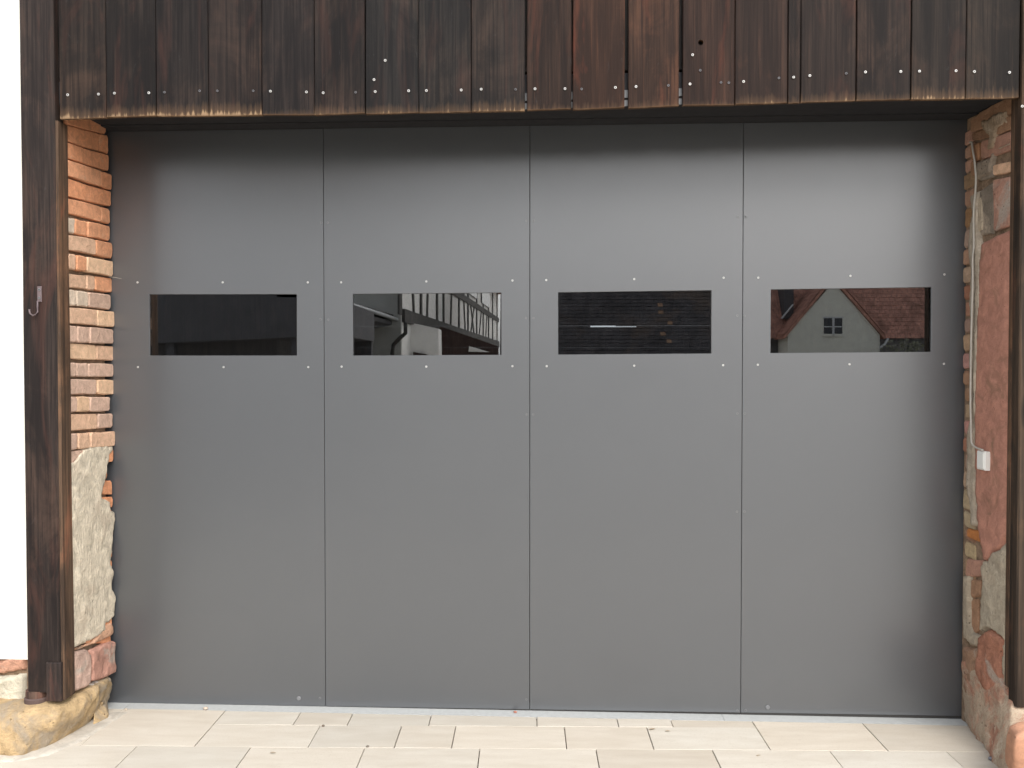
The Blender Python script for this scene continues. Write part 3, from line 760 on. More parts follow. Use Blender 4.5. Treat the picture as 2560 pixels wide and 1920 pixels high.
relief([B1(610,400),B1(760,330),B1(860,300),B1(880,420),B1(780,470),B1(760,560),B1(730,680),B1(660,700),B1(690,560),B1(620,500)], JR.P, 0.008, 0.008, 0.006, 0.012, 43.0).build('mortar_patch', M_plaster, rw, smooth=True, color=(.33,.24,.16))
relief([B1(740,690),B1(895,605),B1(897,640),B1(780,690)], JR.P, 0.008, 0.007, 0.002, 0.008, 47.0).build('mortar_patch', M_plaster, rw, smooth=True, color=(.44,.36,.27))
# pale mortar smear beside the cable
sm_ = [B1(505,1130),B1(585,1090),B1(590,1480),B1(600,1659),B2(620,60),B2(612,600),B2(590,900),B2(575,1500),B3(560,300),B3(552,900),B3(560,1230),B3(520,1265),B3(475,900),B3(470,400),B2(520,1500),B2(498,1100),B2(515,900),B2(495,620),B2(520,300),B2(490,60),B1(490,1500),B1(520,1330)]
relief(sm_, JR.P, 0.010, 0.008, 0.006, 0.014, 51.0, jit=0.006).build('mortar_smear', M_plaster, rw, smooth=True, color=(.43,.36,.28))
# red render
F = lambda x, y: JR.hit(x, y)
rr_ = [F(2452,606),F(2472,600),F(2480,592),F(2532,570),F(2534,700),F(2535,900),F(2537,1100),F(2538,1250),F(2540,1368),F(2528,1362),F(2517,1345),F(2507,1368),F(2500,1377),F(2482,1384),F(2474,1403),F(2462,1408),F(2453,1360),F(2446,1320),F(2441,1240),F(2438,1120),F(2439,1000),F(2442,880),F(2447,740),F(2452,640)]
relief(rr_, JRT, 0.009, 0.011, 0.004, 0.014, 57.0, jit=0.004, step=0.02, freq=13).build('red_render', M_redrender, rw, smooth=True)
course(B3, [(470,1350),(600,1405),(590,1290),(470,1265)], (.46,.18,.06), 0.004)
course(B4, [(360,130),(500,130),(505,0),(370,-10)], PNK, 0.0)
course(B4, [(400,300),(480,290),(482,160),(405,150)], BR2, 0.0)
course(B4, [(400,590),(462,570),(455,310),(400,310)], BR2, -0.004)
relief([B4(356,120),B4(405,120),B4(405,330),B4(410,520),B4(440,590),B4(470,600),B4(460,690),B4(420,690),B4(358,620),B4(350,400)], JR.P, 0.010, 0.008, 0.005, 0.012, 61.0).build('mortar_smear', M_plaster, rw, smooth=True, color=(.40,.33,.245))
gp = [B3(610,1640),B3(640,1580),B3(680,1592),B3(720,1500),B3(800,1470),B3(860,1368),B3(910,1440),B3(950,1480),B4(768,0),B4(772,300),B4(757,700),B4(787,850),B4(772,920),B4(720,1012),B4(680,1000),B4(660,900),B4(676,640),B4(640,600),B4(560,545),B4(480,580),B4(488,400),B4(500,200)]
relief(gp, JRT, 0.011, 0.008, 0.005, 0.014, 67.0, jit=0.008, freq=13).build('plaster_coat', M_plaster, rw, smooth=True, color=(.43,.365,.275))
relief([B4(474,600),B4(560,545),B4(660,610),B4(676,660),B4(662,900),B4(690,1010),B4(780,930),B4(795,1250),B4(680,1250),B4(560,1100),B4(450,900),B4(460,720)], JR.P, 0.012, 0.010, 0.012, 0.02, 71.0).build('sandstone_block', M_stone, rw, smooth=True, color=(.40,.185,.12))
relief([B4(330,690),B4(462,710),B4(470,880),B4(440,900),B4(430,1100),B4(340,1060)], JR.P, 0.002, 0.010, 0.008, 0.02, 73.0).build('sandstone_block', M_stone, rw, smooth=True, color=(.33,.20,.13))

# ------------------------------------------------------------------ foot stones (lofted, displaced)
def loft_stone(name, label, plan0, plan1, z0, z1, mat, color, seed, amp=0.018, rows=12, cat='stone', bulge=0.02, parent=None):
    """plan0 / plan1: world XY outlines (same count) at the bottom and the top."""
    def dense(p):
        out = []
        n = len(p)
        for i in range(n):
            a, b_ = Vector(p[i]), Vector(p[(i+1) % n])
            for q in range(14): out.append(a+(b_-a)*(q/14))
        for _ in range(2): out = [(out[i-1]+out[i]*2+out[(i+1) % len(out)])/4 for i in range(len(out))]
        return out
    A, B = dense(plan0), dense(plan1)
    n = len(A); mb = MB(); cen = sum(A, Vector((0, 0)))/n
    rings = []
    for j in range(rows+1):
        f = j/rows; ring = []
        for i in range(n):
            p = A[i].lerp(B[i], f)
            o = (p-cen).normalized()
            z = z0+(z1[i*len(z1)//n] if isinstance(z1, list) else z1)*f - (z0*f if isinstance(z1, list) else z0*f)
            e = bulge*math.sin(f*math.pi)**0.6 - (0.014*max(0, f-0.8)/0.2)
            q = Vector((p.x, p.y, z))
            dd = noise.fractal(q*8+Vector((seed, 0, 0)), 0.75, 2.1, 6)*amp + noise.noise(q*3+Vector((0, seed, 0)))*amp*0.8 - abs(noise.noise(q*11+Vector((0, 0, seed))))*amp*1.1
            ring.append((p.x+o.x*(e+dd), p.y+o.y*(e+dd), z + (noise.noise(q*9)*0.004 if j else 0)))
        rings.append(mb.add(ring))
    for q, w in zip(rings, rings[1:]):
        for i in range(n): mb.face([q+i, q+(i+1) % n, w+(i+1) % n, w+i])
    last = rings[-1]
    for s_ in (0.8, 0.55, 0.28):
        ring = []
        for i in range(n):
            v_ = mb.v[last+i]; p = cen+(Vector((v_.x, v_.y))-cen)*s_
            ring.append((p.x, p.y, mb.v[rings[rows]+i].z + 0.008 + noise.noise(Vector((p.x*8, p.y*8, seed)))*0.006))
        w = mb.add(ring)
        src = rings[-1] if s_ == 0.8 else prev
        for i in range(n): mb.face([src+i, src+(i+1) % n, w+(i+1) % n, w+i])
        prev = w
    mb.face([prev+i for i in range(n)])
    if parent: return mb.build(name, mat, parent, smooth=True, color=color)
    o = mb.build(name, mat, smooth=True, loc=(cen.x, cen.y, z0), color=color)
    return tag(o, label, cat)
def w2(s, d): p = W(s, d, 0); return (p.x, p.y)
def g2(px, py): p = gnd(px, py); return (p.x, p.y)
q0 = [g2(-150, 1893), g2(-40, 1893), g2(62, 1886), g2(118, 1862), g2(214, 1812), g2(238, 1788), g2(262, 1752)]
bx_ = fac(262, 1700, 0.02)[0]
plan0 = q0 + [w2(bx_-0.05, 0.05), w2(bx_-0.4, 0.05), w2(bx_-0.9, -0.2)]
def top2(px, py, z): p = gnd(px, py, z); return (p.x, p.y)
plan1 = [top2(-150, 1795, 0.165), top2(-40, 1790, 0.165), top2(60, 1784, 0.165), top2(150, 1768, 0.165), top2(200, 1742, 0.165), top2(240, 1722, 0.165), top2(283, 1690, 0.165), w2(bx_-0.05, 0.05), w2(bx_-0.4, 0.05), w2(bx_-0.9, -0.2)]
M_ystone = rough_mat('yellow_sandstone', (0.47, 0.335, 0.185), vary=0.3, scale=13, grit=110, bumpd=0.02, tint=(0.30, 0.255, 0.20), tintpos=(0.46, 0.58), tint2=(0.36, 0.29, 0.215), stain=0.55)
loft_stone('foundation_stone', 'big yellowish rough sandstone block under the left post', plan0, plan1, -0.02, 0.165, M_ystone, None, 2.2, amp=0.016, rows=20)
p = gnd(268, 1775)
loft_stone('rubble_stone', 'small yellow stone wedged between the corner block and the paving', [g2(232, 1818), g2(270, 1800), g2(272, 1775), g2(258, 1768), g2(240, 1790)], [g2(236, 1800), g2(262, 1785), g2(266, 1768), g2(256, 1762), g2(243, 1778)], -0.01, 0.055, M_ystone, None, 5.5, amp=0.006, bulge=0.006, rows=8)
# mortar fillet on the paving along the block
def flat_patch(name, label, pts, z, mat, seed, cat=None):
    q = [gnd(*p_) for p_ in pts]
    mb = relief([(p_.x, p_.y) for p_ in q], lambda a, c, o: Vector((a, c, z+o)), 0.004, 0.015, 0.001, 0.03, seed, back=-0.006, jit=0.008)
    return mb
fl = flat_patch('f', '', [(-60,1905),(40,1908),(130,1890),(200,1856),(262,1822),(310,1790),(330,1779),(278,1779),(255,1790),(200,1800),(60,1850),(-60,1860)], 0.001, M_concrete, 6.0)
o = fl.build('mortar_fillet', M_concrete, smooth=True, loc=gnd(200, 1850)); tag(o, 'pale grey mortar smear along the foot of the yellow block', 'mortar')

# right foot stones
h1 = [g2(2411, 1800), g2(2440, 1846), g2(2468, 1886), g2(2492, 1922), g2(2520, 1965)]
e_ = Vector(h1[-1])
plan0 = h1 + [(e_.x+0.35, e_.y), (e_.x+0.45, e_.y+0.5), (h1[0][0]+0.25, h1[0][1]+0.05)]
tp = [JR.hit(2425, 1640)]
def jw(d, o_): p = JR.P(d, 0, o_); return (p.x, p.y)
plan1 = [jw(-0.0, 0.0), jw(-0.12, 0.008), jw(-0.24, 0.012), jw(-0.36, 0.016), jw(-0.44, 0.0), jw(-0.44, -0.35), jw(-0.2, -0.4), jw(0.0, -0.3)]
M_rstone = rough_mat('red_sandstone', (0.44, 0.23, 0.155), vary=0.3, scale=14, grit=110, bumpd=0.02, tint=(0.46, 0.38, 0.28), tintpos=(0.44, 0.54), tint2=(0.58, 0.49, 0.38), tint2pos=(0.58, 0.66), stain=0.35)
loft_stone('foundation_stone', 'reddish tan encrusted sandstone footing at the right reveal', plan0, plan1, -0.02, 0.29, M_rstone, None, 12.2, amp=0.016, bulge=0.0, rows=16)
o1 = [g2(2508, 1915), g2(2530, 1950), g2(2700, 1950), g2(2700, 1900)]
M_ostone = rough_mat('orange_sandstone', (0.44, 0.235, 0.15), vary=0.2, scale=12, grit=120, bumpd=0.006)
pz = lambda px, py: top2(px, py, 0.22)
loft_stone('corner_stone', 'smooth orange sandstone block in the bottom right corner', [top2(2514, 1912, 0.02), top2(2535, 1965, 0.0), top2(2720, 1965, 0.0), top2(2720, 1880, 0.0)],
           [top2(2516, 1815, 0.22), top2(2535, 1842, 0.22), top2(2720, 1842, 0.22), top2(2720, 1790, 0.22)], -0.02, 0.22, M_ostone, None, 15.0, amp=0.005, bulge=0.004)

# ------------------------------------------------------------------ white wall on the left
WD = -0.43
zw = fac(20, 1648, WD)[1]
ww = thing('white_wall', 'bright white rendered wall at the left edge above a stone plinth', 'wall', W(sPL0-0.5, WD, 0), kind='thing')
sW = sPL0+0.03
mb = MB(); n = 14
for i in range(n):
    sa_, sb_ = sW-3.0*(i+1)/n, sW-3.0*i/n
mb.box(sW-3.0, sW, WD, WD+0.3, zw, 5.0); mb.build('render_coat', M_render_w, ww)
mb = MB(); mb.box(sW-3.0, sW, WD+0.025, WD+0.3, 0.0, zw-0.001); mb.build('plinth_core', M_mortar, ww)
PW = lambda s_, z_, o_: W(s_, WD+0.022-o_, z_)
def pw(px, py): return fac(px, py, WD)
relief([pw(-160,1690),pw(-160,1640),pw(0,1652),pw(20,1643),pw(64,1643),pw(64,1678),pw(30,1684),pw(0,1690)], PW, 0.024, 0.009, 0.006, 0.014, 81.0).build('sandstone_block', M_stone, ww, smooth=True, color=(.46,.25,.17))
relief([pw(-160,1780),pw(-160,1696),pw(0,1692),pw(64,1684),pw(64,1790),pw(0,1785)], PW, 0.030, 0.009, 0.009, 0.018, 83.0).build('sandstone_block', M_stone, ww, smooth=True, color=(.58,.53,.42))

# right of the right post
o = MB(); o.box(sPR0+0.21, sPR0+2.5, -0.43, -0.1, -0.04, 5.0); o = o.build('side_wall', M_redrender, loc=W(sPR0+1, -0.43, 0)); tag(o, 'red rendered wall strip to the right of the right post', 'wall', kind='thing')

# ------------------------------------------------------------------ garage door
PX = [262, 810.5, 1324.5, 1856, 2414]
def ybot(px): return 1763 + (px-275)*(33/2115)
ztop = SOF - 0.0006
door = thing('garage_door', 'matt grey four-panel folding garage door with four dark windows', 'door', W(0, 0, 0.01))
WIN = [[(372.8,736),(741.6,735.7),(742,888.7),(374,888.7)], [(882,735),(1253,731.7),(1253.3,887),(883,888.7)], [(1395.6,731),(1778.7,725.8),(1778,883.6),(1395.6,886.3)], [(1927.5,723.8),(2329,718),(2327,879.4),(1926.4,882.5)]]
TH = 0.042; CH = 0.0011
R1 = [(297,610),(481,610),(665,610),(737,610),(921,608),(1107,606),(1180,605),(1370,603),(1563,600),(1638,600),(1837,596),(2040,593)]
R2 = [(298,793),(483,793),(666,793),(738,792),(921,792),(1107,791),(1181,791),(1370,790),(1562,789),(1637,788),(1835,787),(2039,786)]
SEAMS = [(803,557),(820,557),(802,798),(821,799),(1316,552),(1334,552),(1315,795),(1334,795),(1317,1036),(1333,1036),(1845,542),(1864,542),(1843,789),(1861,790),(1843,1034),(1862,1034),(1842,1279),(1861,1279),(1316,1748),(1843,1776),(1864,1776),(800,1745)]
panels = []
for k in range(4):
    s0 = fac(PX[k], 900)[0] + 0.0011; s1 = fac(PX[k+1], 900)[0] - 0.0011
    zb0 = fac(PX[k], ybot(PX[k])-6)[1]; zb1 = fac(PX[k+1], ybot(PX[k+1])-6)[1]
    win = [fac(*p_) for p_ in WIN[k]]
    dz = rnd.uniform(-0.001, 0.001)
    mb = MB()
    outer = [(s0, zb0), (s1, zb1), (s1, ztop), (s0, ztop)]; inner = [win[3], win[2], win[1], win[0]]
    ow = (CH, CH)
    def sh(p_, i, c): return (p_[0] + (c if i in (0, 3) else -c), p_[1] + (c if i in (0, 1) else -c))
    f0 = mb.add([W(*(lambda q: (q[0], dz, q[1]))(sh(p_, i, CH))) for i, p_ in enumerate(outer)])
    f1 = mb.add([W(*(lambda q: (q[0], dz, q[1]))(sh(p_, i, -0.0012))) for i, p_ in enumerate(inner)])
    c0 = mb.add([W(p_[0], dz+CH, p_[1]) for p_ in outer]); c1 = mb.add([W(p_[0], dz+0.0012, p_[1]) for p_ in inner])
    b0 = mb.add([W(p_[0], dz+TH, p_[1]) for p_ in outer]); b1 = mb.add([W(p_[0], dz+TH, p_[1]) for p_ in inner])
    for i in range(4):
        j = (i+1) % 4
        mb.face([f0+i, f0+j, f1+j, f1+i]); mb.face([c0+i, c0+j, f0+j, f0+i]); mb.face([b0+i, b0+j, c0+j, c0+i])
        mb.face([f1+i, f1+j, c1+j, c1+i]); mb.face([c1+i, c1+j, b1+j, b1+i]); mb.face([b0+j, b0+i, b1+i, b1+j])
    p_ = mb.build('door_panel', M_door, door)
    panels.append((PX[k], PX[k+1], p_))
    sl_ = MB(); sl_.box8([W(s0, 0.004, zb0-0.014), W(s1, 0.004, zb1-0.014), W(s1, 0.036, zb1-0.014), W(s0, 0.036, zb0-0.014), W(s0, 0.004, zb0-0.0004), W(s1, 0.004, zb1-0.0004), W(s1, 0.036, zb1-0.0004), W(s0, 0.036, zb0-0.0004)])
    sl_.build('gap_shade_strip', M_dark, p_)  # dark strip added to paint the shade in the gap below the door
    # pane, set a little behind the face
    g_ = MB(); e = 0.010
    sx0, sx1 = min(w_[0] for w_ in win)+0.0004, max(w_[0] for w_ in win)-0.0004
    q = [(win[3][0]+0.0004, win[3][1]+0.0004), (win[2][0]-0.0004, win[2][1]+0.0004), (win[1][0]-0.0004, win[1][1]-0.0004), (win[0][0]+0.0004, win[0][1]-0.0004)]
    g_.box8([W(q[0][0], 0.008, q[0][1]), W(q[1][0], 0.008, q[1][1]), W(q[1][0], 0.014, q[1][1]), W(q[0][0], 0.014, q[0][1]),
             W(q[3][0], 0.008, q[3][1]), W(q[2][0], 0.008, q[2][1]), W(q[2][0], 0.014, q[2][1]), W(q[3][0], 0.014, q[3][1])])
    g_.build('window_pane', M_glass, p_)
def panel_at(x): return min(panels, key=lambda p_: 0 if p_[0] <= x <= p_[1] else 9)[2]
for x, y in R1+R2:
    x, y = x*1.1573, y*1.1573
    s, z = fac(x, y, 0); place('screw', ME_dscrew, panel_at(x), W(s, 0.0, z), rnd.uniform(0, 3))
for x, y in SEAMS:
    s, z = fac(x, y, 0); place('screw', ME_gscrew, panel_at(x), W(s, 0.0008, z), rnd.uniform(0, 3))
for (x, y), (xr, yr) in (((747, 1746), (753, 1764)), ((1919, 1768), (1913, 1789))):
    s, z = fac(x, y, 0)
    mb = MB(); mb.tube([W(s, 0.001, z), W(s, -0.002, z), W(s, -0.004, z)], [0.0105, 0.0105, 0.008], 12); mb.build('bolt', M_greyscrew, panel_at(x))
    s, z = fac(xr, yr, 0)
    mb = MB(); mb.tube([W(s, 0.012, z+0.014), W(s, 0.022, z+0.014)], 0.026, 14); mb.build('guide_roller', M_dark, panel_at(x))
# floor rail
rl = thing('floor_rail', 'galvanised steel floor rail under the grey garage door', 'rail', W(0, -0.03, 0))
cuts = [dL-0.03, fac(328, 1770)[0], 1.0, dR+0.02]
for a_, b_ in zip(cuts, cuts[1:]):
    mb = MB(); mb.box(a_+0.0008, b_-0.0008, RAILD, 0.11, -0.035, -0.001); mb.build('rail_strip', M_zinc, rl)

# ------------------------------------------------------------------ switch and cable
d0, zt = B3(700, 505); d1, zb_ = B3(650, 690)
swd0, swd1 = B3(712, 600)[0], B3(645, 600)[0]
if swd0 > swd1: swd0, swd1 = swd1, swd0
swd1 += 0.012; zt = B3(715, 512)[1]; zb_ = B3(715, 700)[1]
sw = thing('wall_switch', 'white surface-mounted rocker switch on the red render', 'switch', JR.P((swd0+swd1)/2, zb_, 0.015))
JT = lambda a, o_, z: JR.P(a, z, o_)
mb = MB(); T_ = lambda s_, d_, z_: JR.P(s_, z_, -d_)
mb.cbox(swd0, swd1, -0.031, -0.008, zb_, zt, 0.004, T=T_); mb.build('housing', M_plastic, sw)
mb = MB(); mb.cbox(swd0+0.007, swd1-0.007, -0.0345, -0.030, zb_+0.007, zt-0.007, 0.002, T=T_); mb.build('rocker', M_plastic, sw)
cp = [B1(505,615),B1(535,612),B1(550,680),B1(570,790),B1(578,880),B1(586,960),B1(578,1130),B1(566,1220),B1(560,1400),B1(566,1650),B2(572,150),B2(574,450),B2(565,700),B2(557,1000),B2(549,1659),B3(556,200),B3(556,400),B3(572,445),B3(620,475),B3(660,487),B3(692,497)]
cpo = [0.004, 0.008] + [0.012]*8 + [0.021]*7 + [0.022, 0.024, 0.026, 0.028]
pts = []
for i in range(len(cp)-1):
    for q in range(3):
        t = q/3; pts.append(JR.P(cp[i][0]*(1-t)+cp[i+1][0]*t, cp[i][1]*(1-t)+cp[i+1][1]*t, cpo[i]*(1-t)+cpo[i+1]*t+0.002))
pts.append(JR.P(*cp[-1], 0.030))
for _ in range(1): pts = [pts[0]] + [(pts[i-1]+pts[i]*2+pts[i+1])/4 for i in range(1, len(pts)-1)] + [pts[-1]]
mb = MB(); mb.tube(pts, 0.0046, 8); cb = mb.build('cable', M_cable, smooth=True, loc=pts[-1]); tag(cb, 'thin grey cable running down the right reveal to the switch', 'cable')

# ------------------------------------------------------------------ small litter on the paving
M_peb = rough_mat('pebble_stone', vary=0.3, scale=60, grit=300, bumpd=0.002)
def pebble(px, py, r, c, label, flat=0.55):
    p = gnd(px, py, 0.0); mb = MB(); sd_ = rnd.uniform(0, 99)
    rings = []
    for j in range(1, 5):
        th = math.pi*j/5
        rings.append(mb.add([p + Vector((r*math.sin(th)*math.cos(2*math.pi*k/8)*(1+0.3*noise.noise(Vector((k*0.9+sd_, j, 0)))), r*0.8*math.sin(th)*math.sin(2*math.pi*k/8)*(1+0.3*noise.noise(Vector((k+sd_, j, 3)))), r*flat*(math.cos(th)+0.9))) for k in range(8)]))
    for a_, b_ in zip(rings, rings[1:]):
        for k in range(8): mb.face([a_+k, a_+(k+1) % 8, b_+(k+1) % 8, b_+k])
    mb.face([rings[0]+k for k in range(8)]); mb.face([rings[-1]+k for k in range(8)])
    o = mb.build('pebble', M_peb, smooth=True, loc=p, color=c); return tag(o, label, 'pebble', 'loose pebbles on the paving')
pebble(514, 1774, 0.013, (.55,.45,.36), 'pale crumb of stone on the rail near the left reveal')
pebble(315, 1775, 0.008, (.50,.42,.33), 'tiny beige crumb by the left end of the floor rail')
pebble(1288, 1782, 0.009, (.50,.22,.16), 'tiny red brick crumb by the middle of the floor rail')
pebble(2478, 1900, 0.014, (.20,.20,.22), 'dark grey pebble by the right footing')
pebble(808, 1816, 0.007, (.16,.12,.09), 'tiny brown pebble on the joint below the left door panels')
pebble(919, 1868, 0.008, (.20,.17,.14), 'small brown pebble lying on the nearer slab joint')
M_leaf = plain_mat('dry_leaf', (0.30, 0.235, 0.16), 0.8, vary=0.3, scale=60)
for px, py, L, rz, lb in ((1630, 1823, 0.030, 0.4, 'larger dry leaf scrap on the slab right of the middle'), (1669, 1828, 0.020, 0.1, 'smaller dry leaf scrap beside the larger leaf'), (682, 1882, 0.022, 0.05, 'thin dry leaf scrap on a front slab at the left'), (1896, 1889, 0.018, 0.3, 'faint dry leaf scrap on a front slab at the right')):
    p = gnd(px, py, 0.003); mb = MB(); c, s = math.cos(rz), math.sin(rz)
    prof = [(-1, 0), (-0.5, 0.3), (0.1, 0.38), (0.7, 0.2), (1, 0)]
    up_ = [p + Vector(((x*c-y*s)*L*0.6, (x*s+y*c)*L*0.6, 0.0015+0.003*abs(y))) for x, y in prof]; dn = [p + Vector(((x*c+y*s)*L*0.6, (x*s-y*c)*L*0.6, 0.0015+0.003*abs(y))) for x, y in prof]
    md = [p + Vector((x*c*L*0.6, x*s*L*0.6, 0.0006)) for x, y in prof]
    a_, b_, m_ = mb.add(up_), mb.add(dn), mb.add(md)
    for k in range(4): mb.face([a_+k, a_+k+1, m_+k+1, m_+k]); mb.face([m_+k, m_+k+1, b_+k+1, b_+k])
    o = mb.build('dry_leaf', M_leaf, loc=p, recalc=False); tag(o, lb, 'leaf', 'dry leaf scraps on the paving')

# ------------------------------------------------------------------ the yard behind the camera (mirrored in the panes)
GP = W(0, 0.008, 0)
def MIR(p):                        # where something seen in the panes really stands
    p = Vector(p); k = (p-GP).dot(N); return p - N*(2*k)
def V(x, y, z): return MIR((x, y, z))
def vx(px, dep): return (px-1280)/FPX*dep
def vz(py, dep): return 1.66+(914-py)/FPX*dep
M_hwhite = rough_mat('house_render', (0.86, 0.84, 0.80), vary=0.04, scale=3, grit=50, pits=False)
M_hend = rough_mat('house_end_render', (0.44, 0.44, 0.41), vary=0.06, scale=3, grit=50, pits=False)
M_hdark = rough_mat('dark_render', (0.13, 0.125, 0.13), vary=0.15, scale=3, grit=50, pits=False)
M_hgrey = rough_mat('house_grey_render', (0.58, 0.575, 0.52), vary=0.06, scale=3, grit=50, pits=False)
M_beam = plain_mat('house_timber', (0.050, 0.046, 0.042), 0.8, vary=0.3)
M_shed = plain_mat('shed_timber', (0.075, 0.073, 0.078), 0.85, vary=0.4, scale=6)
M_brownb = plain_mat('brown_boards', (0.055, 0.032, 0.025), 0.85, vary=0.4, scale=4)
M_sglass = plain_mat('house_glass', (0.02, 0.022, 0.026), 0.1, vary=0.05)
M_gut = plain_mat('gutter_zinc', (0.42, 0.43, 0.44), 0.45, 0.5)
M_rtile = rough_mat('red_roof_tile', (0.38, 0.20, 0.155), vary=0.35, scale=2.2, grit=20, tint=(0.17, 0.095, 0.07), pits=False)
M_dtile = rough_mat('dark_roof_tile', (0.075, 0.070, 0.072), vary=0.4, scale=1.6, grit=20, tint=(0.11, 0.085, 0.07), pits=False)
M_otile = plain_mat('orange_roof_tile', (0.24, 0.15, 0.095), 0.8)

# long half-timbered house along the left
D1 = 26.0; H1 = vz(789, D1); D2 = (H1-1.66)*FPX/(914-861)
X1, X2 = vx(1004.6, D1), vx(1245.5, D2); KK = (X2-X1)/(D2-D1)
def hx(y): return X1+(y-D1)*KK
def hy(px): return (X1-D1*KK)/((px-1280)/FPX-KK)
house = thing('half_timbered_house', 'white house with dark timber framing mirrored in the second door window', 'house', V(X1-2, D1, 0), rot=Matrix())
TOPH = 6.4
mb = MB(); mb.box8([V(X1-6,D1,0),V(X1,D1,0),V(X2,D2,0),V(X2-6,D2,0),V(X1-6,D1,TOPH),V(X1,D1,TOPH),V(X2,D2,TOPH),V(X2-6,D2,TOPH)]); mb.build('wall', M_hwhite, house)
mb = MB(); mb.box(X1-6, X1-0.02, D1-0.06, D1-0.001, 0, TOPH, T=V); mb.build('gable_end', M_hend, house)
mb = MB(); mb.box8([V(X1-6.3,D1-.4,TOPH),V(X1+.5,D1-.4,TOPH),V(X2+.5,D2,TOPH),V(X2-6.3,D2,TOPH),V(X1-3.1,D1-.4,TOPH+4),V(X1-2.9,D1-.4,TOPH+4),V(X2-2.9,D2,TOPH+4),V(X2-3.1,D2,TOPH+4)]); mb.build('roof', M_rtile, house)
Zw = lambda x: 860+x*0.18535
def hbeam(y0, z0, y1, z1, w=0.12, name='timber', pr=0.05):
    a, b_ = Vector((y0, z0)), Vector((y1, z1)); n_ = Vector((-(b_-a).y, (b_-a).x)).normalized()*w
    q = [a-n_, b_-n_, b_+n_, a+n_]
    mb = MB(); mb.box8([V(hx(y), y, z) for y, z in q] + [V(hx(y)+pr, y, z) for y, z in q]); mb.build(name, M_beam, house)
MID = 4.68
hbeam(D1, H1, D2, H1, 0.19, 'sill_beam', 0.09)
hbeam(hy(Zw(1400)), MID, D2, MID, 0.14, 'rail_beam', 0.06)
for x in (745, 1030, 1248, 1336, 1545, 1667, 1785, 1872, 1945, 2000, 2060):
    y = hy(Zw(x)); hbeam(y, H1, y, TOPH, 0.22 if x == 745 else 0.14, 'post')
for xa, xb in ((937, 895), (1110, 1135), (1432, 1450), (1632, 1600)):
    hbeam(hy(Zw(xa)), H1, hy(Zw(xb)), MID+0.6, 0.10, 'brace', 0.045)
for xa, xb in ((1700, 1755), (1755, 1700), (1815, 1850), (1905, 1925)):
    hbeam(hy(Zw(xa)), H1, hy(Zw(xb)), MID, 0.09, 'brace', 0.04)
for xa, xb in ((1650, 1775), (1845, 1950)):
    y0, y1 = hy(Zw(xa)), hy(Zw(xb)); mb = MB()
    mb.box8([V(hx(y0),y0,MID+.35),V(hx(y0)+.07,y0,MID+.35),V(hx(y1)+.07,y1,MID+.35),V(hx(y1),y1,MID+.35),V(hx(y0),y0,MID+1.5),V(hx(y0)+.07,y0,MID+1.5),V(hx(y1)+.07,y1,MID+1.5),V(hx(y1),y1,MID+1.5)])
    mb.build('window', M_sglass, house)
# ground floor: white wall bay, dark gateway, bright gap
dep = 27.5
mb = MB(); mb.box8([V(vx(998,dep),dep,0),V(vx(1100,dep),dep,0),V(vx(1100,dep),dep+1.2,0),V(vx(998,dep),dep+1.2,0),V(vx(998,dep),dep,vz(800,dep)),V(vx(1096,dep),dep,vz(822,dep)),V(vx(1096,dep),dep+1.2,vz(822,dep)),V(vx(998,dep),dep+1.2,vz(800,dep))]); mb.build('bay_wall', M_hwhite, house)
dep = 27.4
mb = MB(); mb.box8([V(vx(1033,dep),dep,0),V(vx(1068,dep),dep,0),V(vx(1068,dep),dep+.08,0),V(vx(1033,dep),dep+.08,0),V(vx(1033,dep),dep,vz(880,dep)),V(vx(1068,dep),dep,vz(886,dep)),V(vx(1068,dep),dep+.08,vz(886,dep)),V(vx(1033,dep),dep+.08,vz(880,dep))]); mb.build('door', M_brownb, house)
dep = 33
def vpoly(pts, d0, th):            # a flat upright piece facing the yard
    mb = MB(); k = len(pts); n = mb.add([V(vx(x, d0), d0, vz(y, d0)) for x, y in pts] + [V(vx(x, d0), d0+th, vz(y, d0)) for x, y in pts])
    mb.face([n+i for i in range(k)]); mb.face([n+k+i for i in range(k)][::-1])
    for i in range(k): mb.face([n+i, n+(i+1) % k, n+k+(i+1) % k, n+k+i])
    return mb
vpoly([(1098, 1030), (1246, 1030), (1246, 866), (1174, 841), (1098, 815)], dep, 0.3).build('gateway', M_brownb, house)
vpoly([(1171, 879), (1224, 880.5), (1173, 865)], dep-0.1, 0.05).build('white_board', M_hwhite, house)

# low wing with gutter and downpipe in front of it
wing = thing('low_wing', 'low dark-roofed wing with zinc gutter mirrored left in the second window', 'building', V(-4, 22, 0), rot=Matrix())
GA, GB = 20.0, 20.0*150/106; GH = vz(764, GA); GXA, GXB = vx(884, GA), vx(1023, GB)
mb = MB(); mb.tube([V(GXA-0.25, GA-3, GH), V(GXA, GA, GH), V(GXB, GB, GH)], 0.05, 8); mb.build('gutter', M_gut, wing)
mb = MB(); mb.box8([V(GXA-3.5,GA-3,GH+.02),V(GXA-.32,GA-3,GH+.02),V(GXB-.07,GB,GH+.02),V(GXB-3.5,GB,GH+.02),V(GXA-3.5,GA-3,GH+.12),V(GXA-.32,GA-3,GH+.10),V(GXB-.07,GB,GH+.14),V(GXB-3.5,GB,GH+.16)]); mb.build('roof', M_dtile, wing)
mb = MB(); mb.box8([V(GXA-3.5,GA-3,0),V(GXA-.9,GA-3,0),V(GXB-.75,GB,0),V(GXB-3.5,GB,0),V(GXA-3.5,GA-3,GH),V(GXA-.9,GA-3,GH),V(GXB-.75,GB,GH),V(GXB-3.5,GB,GH)]); mb.build('wall', M_hdark, wing)
